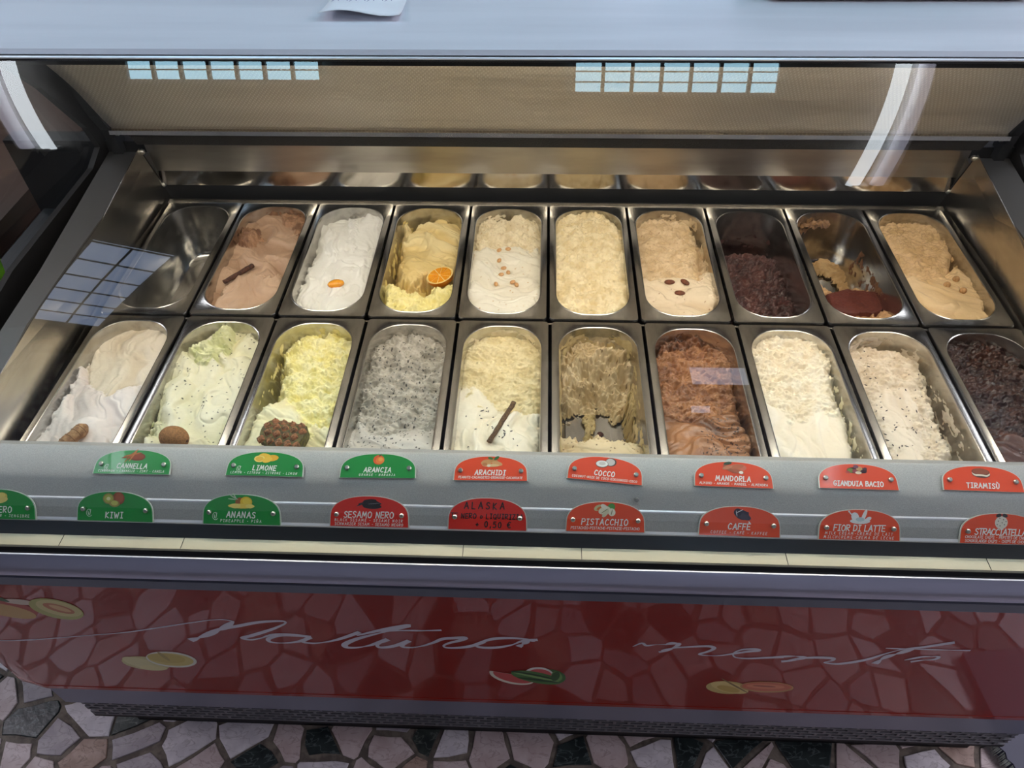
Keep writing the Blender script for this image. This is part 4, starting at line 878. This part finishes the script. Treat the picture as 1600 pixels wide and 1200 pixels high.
smear('f', 3, .02, .14, -.008, -.05, ((220, 204, 130), (240, 228, 160)), .42)
smear('f', 9, .72, 1.0, -.012, -.10, ((200, 184, 160), (226, 210, 188)), .32, 40, 90)
smear('f', 9, 0, .20, -.006, -.05, ((200, 184, 160), (226, 210, 188)), .42)
smear('f', 6, 0, .30, -.006, -.09, ((176, 152, 100), (206, 184, 134)), .55)
smear('f', 6, .30, 1.0, -.02, -.11, ((176, 152, 100), (206, 184, 134)), .45)
smear('b', 9, .13, .28, -.006, -.075, ((86, 58, 38), (156, 118, 80)), .56)
smear('b', 9, .31, .48, -.03, -.11, ((160, 126, 84), (196, 160, 112)), .34)
smear('b', 9, .76, 1.0, -.03, -.11, ((86, 52, 40), (130, 92, 64)), .38)
smear('b', 7, .74, .98, -.010, -.09, ((206, 180, 140), (226, 202, 164)), .42)
smear('b', 7, .98, 1.0, -.01, -.03, ((206, 180, 140), (226, 202, 164)), .5)
smear('b', 7, .02, .14, -.004, -.03, ((206, 180, 140), (226, 202, 164)), .5)
smear('b', 4, .15, .50, -.010, -.10, ((206, 184, 110), (236, 214, 140)), .38)
smear('b', 10, .76, 1.0, -.02, -.10, ((196, 160, 116), (216, 182, 136)), .34)
smear('f', 8, .72, .98, -.012, -.09, ((220, 210, 176), (238, 230, 200)), .32)
smear('f', 5, .0, .22, -.006, -.035, ((226, 210, 170), (238, 224, 190)), .48)
smear('b', 2, .02, .20, -.004, -.05, ((96, 66, 50), (150, 112, 86)), .5)
smear('b', 5, .02, .22, -.004, -.03, ((226, 210, 176), (240, 228, 200)), .45)
smear('f', 1, .24, .50, -.02, -.09, ((214, 204, 194), (230, 220, 212)), .34)
smear('f', 2, .24, .50, -.02, -.09, ((206, 210, 164), (224, 226, 186)), .32)
smear('f', 7, .0, .16, -.005, -.05, ((90, 58, 38), (150, 104, 70)), .5)
smear('b', 8, .0, .20, -.05, -.09, ((50, 30, 28), (74, 44, 42)), .4)
# ------------------------------------------------------------------ toppings
TM = dict(bark=mat('bark', lin((92, 58, 44)), .8, vary=((300, 300, 60), lin((60, 36, 28)), .4, .6), bump=((500, 500, 90), .6, .001)),
          twig=mat('twig', lin((112, 84, 52)), .75, vary=((300, 300, 60), lin((74, 52, 34)), .4, .6), bump=((500, 500, 90), .5, .001)),
          peel=mat('orange_peel', lin((232, 140, 30)), .4, bump=((900, 900, 900), .3, .0006)), pith=mat('orange_pith', lin((246, 214, 140)), .5),
          pulp=mat('orange_pulp', lin((250, 176, 50)), .25, vary=((500, 500, 500), lin((240, 150, 34)), .4, .6), coat=.4),
          nut=mat('peanut', lin((206, 152, 98)), .45, vary=((200, 200, 200), lin((226, 180, 128)), .4, .6)), almond=mat('almond_skin', lin((136, 76, 46)), .55, vary=((500, 500, 100), lin((98, 52, 32)), .4, .6), bump=((700, 100, 700), .4, .0006)),
          hazel=mat('hazelnut', lin((206, 160, 108)), .5, vary=((200, 200, 200), lin((172, 124, 78)), .4, .6)), kiwi=mat('kiwi_skin', lin((168, 118, 70)), .75, vary=((350, 350, 350), lin((136, 94, 54)), .4, .6), bump=((900, 900, 900), .5, .0008)),
          ginger=mat('ginger_skin', lin((178, 138, 96)), .7, vary=((150, 150, 150), lin((138, 98, 64)), .4, .6), bump=((250, 250, 250), .5, .0012)),
          ring=mat('ginger_ring', lin((140, 102, 68)), .7), eye=mat('pineapple_eye', lin((166, 108, 72)), .7, vary=((180, 180, 180), lin((96, 70, 40)), .42, .6), bump=((400, 400, 400), .6, .0015)),
          eyeg=mat('pineapple_seam', lin((104, 98, 48)), .7, vary=((150, 150, 150), lin((70, 60, 34)), .4, .6)), spike=mat('pineapple_bract', lin((166, 122, 86)), .7),
          choc=mat('dark_chocolate', lin((40, 26, 26)), .35), lico=mat('liquorice', lin((34, 28, 40)), .4), pist=mat('pistachio_skin', lin((84, 44, 36)), .5))
def stick(name, lab, cat, row, i, a, b, r, m, seg=10, lift=.0075):
    A = surf(row, i, *a)+Vector((0, 0, lift)); B = surf(row, i, *b)+Vector((0, 0, lift))
    A.z = max(A.z, B.z-.012); B.z = max(B.z, A.z-.012); A.z = B.z = (A.z+B.z)/2+.001
    P = [A.lerp(B, t/seg)+Vector((random.uniform(-1, 1), random.uniform(-1, 1), random.uniform(-1, 1)))*.0006 for t in range(seg+1)]
    mid = (A+B)/2; t = thing(name, lab, cat, tuple(mid))
    MB().tube(P, [r*random.uniform(.85, 1.15) for _ in P], 10, flat=.8).build('stem', m, t, smooth=True, sharp=50)
    d = (B-A).normalized()
    MB().tube([B, B+d*.001], r*.7, 10).build('cut_end', TM['twig'], t); return t
stick('bark_stick', 'short dark bark stick lying on the light brown ice cream', 'spice stick', 'b', 2, (352, 446), (397, 420), .0052, TM['bark'])
stick('liquorice_root', 'thin brown liquorice root lying on the cream ice cream', 'root', 'f', 5, (765, 694), (803, 639), .0042, TM['twig'], lift=.010)
# orange slice on white gelato
c = surf('b', 3, 525, 444); t = thing('orange_slice', 'small orange slice sunk into the bright white ice cream', 'fruit', tuple(c))
MB().blob(c+Vector((0, 0, .001)), (.0165, .0100, .0075), rz(.25), 14, 8, .08).build('flesh', TM['pulp'], t, smooth=True)
MB().tube([c+rz(.25) @ Vector((x*.0145, -.0085*math.sqrt(max(0, 1-x*x))-.0005, .0005)) for x in np.linspace(-.95, .95, 9)], .0018, 8).build('peel', TM['peel'], t, smooth=True)
# orange half
c = surf('b', 4, 690, 432); c = atz(687, 430, -.016); t = thing('orange_half', 'halved orange standing in the hollow of the yellow ice cream', 'fruit', tuple(c))
nrm = Vector((-.22, .02, 1)).normalized(); Rm = nrm.to_track_quat('Z', 'Y').to_matrix(); ro = .0275
hv = []; hf = []; nu = 28
for j in range(9):
    th = math.pi/2*j/8
    for k in range(nu): a = 2*math.pi*k/nu; hv.append(c+Rm @ Vector((ro*math.cos(th)*math.cos(a), ro*math.cos(th)*math.sin(a), -ro*.85*math.sin(th))))
for j in range(8):
    for k in range(nu): q = (k+1) % nu; hf.append((j*nu+k, (j+1)*nu+k, (j+1)*nu+q, j*nu+q))
MB().add(hv, hf).build('peel', TM['peel'], t, smooth=True)
MB().add([c+Rm @ Vector((ro*math.cos(2*math.pi*k/nu), ro*math.sin(2*math.pi*k/nu), 0)) for k in range(nu)], [tuple(range(nu))]).build('pith', TM['pith'], t)
for k in range(10):
    a0 = 2*math.pi*(k+.08)/10; a1 = 2*math.pi*(k+.92)/10; ra = ro*.86; am_ = (a0+a1)/2
    top = [Vector((.0022*math.cos(am_), .0022*math.sin(am_), .0012))]+[Vector((ra*math.cos(a0+(a1-a0)*s/4), ra*math.sin(a0+(a1-a0)*s/4), .0012)) for s in range(5)]
    low = [Vector((p.x*1.02, p.y*1.02, 0)) for p in top]
    MB().add([c+Rm @ p for p in top+low], [tuple(range(6))]+[(i, i+6, (i+1) % 6+6, (i+1) % 6) for i in range(6)]).build('segment', TM['pulp'], t)
# nuts
def nut(name, lab, cat, row, i, u, v, r, m, rot, group, lift=.5):
    c = surf(row, i, u, v)+Vector((0, 0, r[2]*lift))
    o = MB().blob(c, r, rz(rot), 12, 8).build(name, m, None, tuple(c), smooth=True); props(o, lab, cat, group); return o
for lab, (u, v, ro_) in zip(['peanut left of the pair high on the off-white ice cream', 'peanut right of the pair high on the off-white ice cream', 'single peanut below the pair on the off-white ice cream',
     'topmost peanut of the central cluster on the off-white ice cream', 'right peanut of the central cluster on the off-white ice cream', 'lower left peanut of the central cluster on the off-white ice cream', 'left lone peanut piece low on the off-white ice cream',
     'lower peanut piece near the right on the off-white ice cream', 'rightmost small peanut piece on the off-white ice cream'],
     [(780, 392, .9), (794, 390, .1), (780, 408, 1.2), (787, 420, .3), (794, 427, 1.6), (783, 430, .5), (775, 445, 1.8), (801, 442, .7), (807, 446, 2.)]):
    nut('peanut', lab, 'nut', 'b', 5, u, v, (.0062, .0043, .0036), TM['nut'], ro_, 'peanuts on the off-white ice cream')
for lab, (u, v, ro_) in zip(['brown almond at upper left of the three on beige ice cream', 'brown almond at upper right of the three on beige ice cream', 'brown almond lowest of the three on beige ice cream'], [(1046, 442, 0), (1070, 442, -.8), (1062, 459, -.1)]):
    nut('almond', lab, 'nut', 'b', 7, u, v, (.0105, .0060, .0040), TM['almond'], ro_, 'almonds on the beige ice cream')
for lab, (u, v) in zip(['round hazelnut leftmost of three on the tan ice cream', 'round hazelnut topmost of three on the tan ice cream', 'round hazelnut lowest right of three on the tan ice cream'], [(1479, 447), (1493, 438), (1504, 456)]):
    nut('hazelnut', lab, 'nut', 'b', 10, u, v, (.0066, .0066, .0062), TM['hazel'], 0, 'hazelnuts on the tan ice cream')
nut('pistachio_nut', 'small dark pistachio nut on the pistachio ice cream ridge', 'nut', 'f', 6, 938, 680, (.0065, .0048, .0045), TM['pist'], -.5, None)
# kiwi
c = surf('f', 2, 272, 690); c = atz(272, 684, max(c.z, -.02)+.017)
t = thing('kiwi_fruit', 'whole brown kiwi lying on the pale green ice cream', 'fruit', tuple(c))
MB().blob(c, (.0240, .0190, .0185), rz(-.25), 24, 16, .02).build('skin', TM['kiwi'], t, smooth=True)
e_ = c+rz(-.25) @ Vector((.0228, 0, 0)); MB().blob(e_, (.0022, .0028, .0028), None, 8, 6).build('stem_end', TM['bark'], t, smooth=True)
# ginger root
c = surf('f', 1, 117, 682); c = atz(117, 682, max(c.z, -.02)+.013); t = thing('ginger_root', 'knobbly piece of ginger root on the pinkish white ice cream', 'root', tuple(c))
d = Vector((.42, .9, 0)).normalized()
gb = MB().tube([c+d*x+Vector((0, 0, z)) for x, z in ((-.026, -.004), (-.022, 0), (-.012, .001), (0, .002), (.010, .001), (.018, .002), (.024, .001))], [.005, .0105, .0115, .0095, .0115, .0100, .004], 16)
o = gb.build('rhizome', TM['ginger'], t, smooth=True, sharp=70)
for x in (-.018, -.007, .005, .014):
    pth = [c+d*x+Vector((d.y, -d.x, 0))*(.0112*math.cos(a))+Vector((0, 0, .001+.0112*math.sin(a))) for a in np.linspace(.1, 3.0, 9)]
    MB().tube(pth, .0006, 6).build('growth_ring', TM['ring'], t, smooth=True)
# pineapple rind: curved block with scales
c = surf('f', 3, 442, 675); c = atz(442, 674, max(c.z, -.02)+.022); t = thing('pineapple_rind', 'chunk of scaly brown pineapple rind on the yellow ice cream', 'fruit', tuple(c))
ax = rz(-.20); RC = .05
def pin(a, l): return c+ax @ Vector((l, RC*math.sin(a), RC*math.cos(a)-RC))
core = MB(); nv_ = 9; vs = []
for i in range(nv_):
    a = -.52+1.04*i/(nv_-1)
    for l in (-.036, -.018, 0, .018, .036): k = 1-.12*abs(l/.036)**3*abs(a/.5); p0_ = pin(a*k, l*(1-.15*(a/.5)**2)); vs.append(p0_)
core.add(vs, [(i*5+j, i*5+j+1, (i+1)*5+j+1, (i+1)*5+j) for i in range(nv_-1) for j in range(4)])
n0 = len(vs); rimi = [j for j in range(5)]+[i*5+4 for i in range(1, nv_)]+[(nv_-1)*5+j for j in range(3, -1, -1)]+[i*5 for i in range(nv_-2, 0, -1)]
core.add([vs[i] for i in rimi]+[vs[i]+Vector((0, 0, -.022)) for i in rimi], [(k, (k+1) % len(rimi), (k+1) % len(rimi)+len(rimi), k+len(rimi)) for k in range(len(rimi))])
part('core', core, TM['eyeg'], t)
for r in range(4):
    for k in range(5):
        a = -.40+.27*r; l = -.0295+.0150*k+(r % 2)*.0065
        if l > .033: continue
        P = pin(a, l); nr = (ax @ Vector((0, math.sin(a), math.cos(a)))).normalized(); e1 = ax @ Vector((1, 0, 0)); e2 = nr.cross(e1)
        ring = []; mid_ = []
        for s in range(8):
            an = s*math.pi/4; rr_ = .0078 if s % 2 == 0 else .0064
            ring.append(P+e1*(rr_*math.cos(an))+e2*(rr_*math.sin(an))-nr*.0005); mid_.append(P+e1*(rr_*.62*math.cos(an)+random.uniform(-.0004, .0004))+e2*(rr_*.62*math.sin(an))+nr*.0030)
        eb = MB().add(ring+mid_+[P+nr*.0038], [(s, (s+1) % 8, (s+1) % 8+8, s+8) for s in range(8)]+[(s+8, (s+1) % 8+8, 16) for s in range(8)])
        ey = part('scale', eb, TM['eye'], t)
        sp = MB().tube([P+nr*.0034, P+nr*.0062-e2*.001, P+nr*.0070-e2*.0045], [.0015, .0011, .0003], 5); part('bract', sp, TM['spike'], ey)
# liquorice flakes, chocolate chips
def flakes(name, lab, cat, row, i, pts, m, size):
    mb = MB()
    for u, v in pts:
        s = surf(row, i, u, v); a = random.uniform(0, 6); L_ = random.uniform(.6, 1.5)*size; W_ = size*.4
        mb.blob(s+Vector((0, 0, .0008)), (L_, W_, .0008), rz(a), 5, 4, .3)
    o = mb.build(name, m, None, tuple(surf(row, i, *pts[0]))); props(o, lab, cat, None, 'stuff'); return o
lp = [(u+random.uniform(-5, 5), v+random.uniform(-6, 6)) for u, v in [(728, 645), (750, 648), (753, 643), (757, 640), (748, 653), (760, 647), (765, 662), (770, 668), (768, 671), (786, 672), (788, 678), (790, 676), (783, 683), (803, 669), (806, 690), (808, 692), (745, 672), (733, 700), (795, 660), (772, 655), (787, 680), (752, 650), (756, 645)]]
flakes('liquorice_flakes', 'scattered tiny dark liquorice flakes around the liquorice root', 'topping', 'f', 5, lp, TM['lico'], .0022)
cpx = [(1350, 549), (1357, 573), (1368, 591), (1377, 637), (1385, 642), (1380, 655), (1400, 668), (1398, 672), (1432, 643), (1442, 655), (1427, 672), (1431, 676), (1425, 669), (1383, 679), (1386, 688), (1395, 696), (1405, 700), (1417, 698), (1430, 610), (1375, 620), (1352, 602), (1360, 592), (1345, 560), (1440, 620), (1410, 640), (1402, 712), (1388, 712), (1455, 668), (1415, 610)]
flakes('chocolate_chips', 'small dark chocolate chips strewn over the pinkish cream ice cream', 'topping', 'f', 9, cpx, TM['choc'], .0026)
fpx = [(1095+random.uniform(0, 60), 662+random.uniform(0, 50)) for _ in range(26)]
flakes('cocoa_chips', 'glossy dark chips on the front of the caramel brown ice cream', 'topping', 'f', 7, fpx, TM['choc'], .0020)
# ------------------------------------------------------------------ on and around the case
c0 = (-.27, -.27, .512)
t = thing('paper_sheet', 'curled white paper sheet lying on the metal canopy shelf', 'paper', c0)
pv = []; pf = []
for i in range(9):
    x = -.322+.106*i/8
    for j in range(9):
        s = j/8; y = -.335+.15*s; z = .5135+.010*math.exp(-s*3.2)+.004*math.sin(i*.7)*(1-s); pv.append((x+.006*(1-s)*(i/8-.5), y, z))
for i in range(8):
    for j in range(8): a = i*9+j; pf.append((a, a+9, a+10, a+1))
o = obj('sheet', pv, pf, M['paper'], t, smooth=True); o.modifiers.new('s', 'SOLIDIFY').thickness = .0006
ib = MB()
for k in range(7): x = -.315+.0125*k; ribbon([(x, -.290+.006*(k % 2)), (x+.006, -.276), (x+.009, -.287)], .0006, lambda p: (p.x, p.y, .5225), ib)
ib.build('handwriting', M['ink'], t)
t = thing('scale_base', 'dark flat box standing on the right of the canopy shelf', 'box', (.56, -.16, .512))
MB().box((.300, -.262, .518), (.660, -.06, .60)).build('body', M['black'], t)
for x in (.32, .63):
    MB().tube([(x, -.245, .512), (x, -.245, .518)], .010, 12).build('foot', M['black'], t)
# neighbouring brown counter seen through the left end glass
t = thing('brown_counter', 'dark brown counter seen through the left end glass', 'counter', (-1.62, .2, FL))
MB().box((-1.98, -.50, FL), (-1.26, 1.2, -.07)).build('body', M['wood'], t)
MB().box((-2.0, -.52, -.07), (-1.24, 1.22, -.045)).build('worktop', M['wood'], t)
MB().box((-1.262, -.3, -.5), (-1.255, .9, -.12)).build('door', M['wood'], t)
t = thing('brown_cabinet', 'tall dark brown cabinet seen far behind through the left end glass', 'cabinet', (-2.4, 1.5, FL))
MB().box((-3.95, 1.35, FL), (-1.20, 1.8, 1.25)).build('body', M['wood'], t)
for x in (-3.2, -2.4, -1.6): MB().box((x-.37, 1.335, FL+.1), (x+.37, 1.35, 1.2)).build('door', M['wood'], t)
t = thing('price_sign', 'bright green card seen through the left end glass', 'sign', (-1.06, -.30, -.05))
gm_ = mat('green_card', lin((120, 190, 40)), .5)
q4 = [(-1.05, -.262, .075), (-1.05, -.276, .016), (-1.05, -.33, -.012), (-1.05, -.44, -.012), (-1.05, -.44, .075)]
MB().add(q4+[(x-.002, y, z) for x, y, z in q4], [(0, 1, 2, 3, 4), (9, 8, 7, 6, 5)]+[(i, (i+1) % 5, (i+1) % 5+5, i+5) for i in range(5)]).build('card', gm_, t)
MB().box((-1.053, -.38, -.05), (-1.049, -.36, 0)).build('stand', M['white'], t)
# panel at the right foot of the case
t = thing('floor_panel', 'blue grey panel with frayed pale edge standing on the floor at right', 'panel', (1.15, -.9, FL))
el = [(1.0, -.765), (.999, -.78), (1.006, -.79), (1.004, -.80), (1.013, -.812), (1.011, -.825), (1.02, -.835), (1.022, -.86), (1.035, -.90), (1.04, -1.05)]
bb = MB(); top = [(x, y, FL+.03) for x, y in el]+[(1.5, -1.05, FL+.03), (1.5, -.765, FL+.03)]; n = len(top)
bb.add(top+[(x, y, FL+.001) for x, y, z in top], [tuple(range(n))[::-1]]+[(i, (i+1) % n, (i+1) % n+n, i+n) for i in range(n)])
part('board', bb, M['darkblue'], t)
fr = MB()
for (x0, y0), (x1, y1) in zip(el[:-1], el[1:]):
    for k in range(4):
        s = (k+random.random())/4; x, y = x0+(x1-x0)*s, y0+(y1-y0)*s
        fr.tube([(x+.004, y, FL+.029), (x-.003, y-.004, FL+.020), (x-.007, y-.006, FL+.004)], [.0012, .0014, .0006], 5)
part('frayed_edge', fr, M['edge'], t)
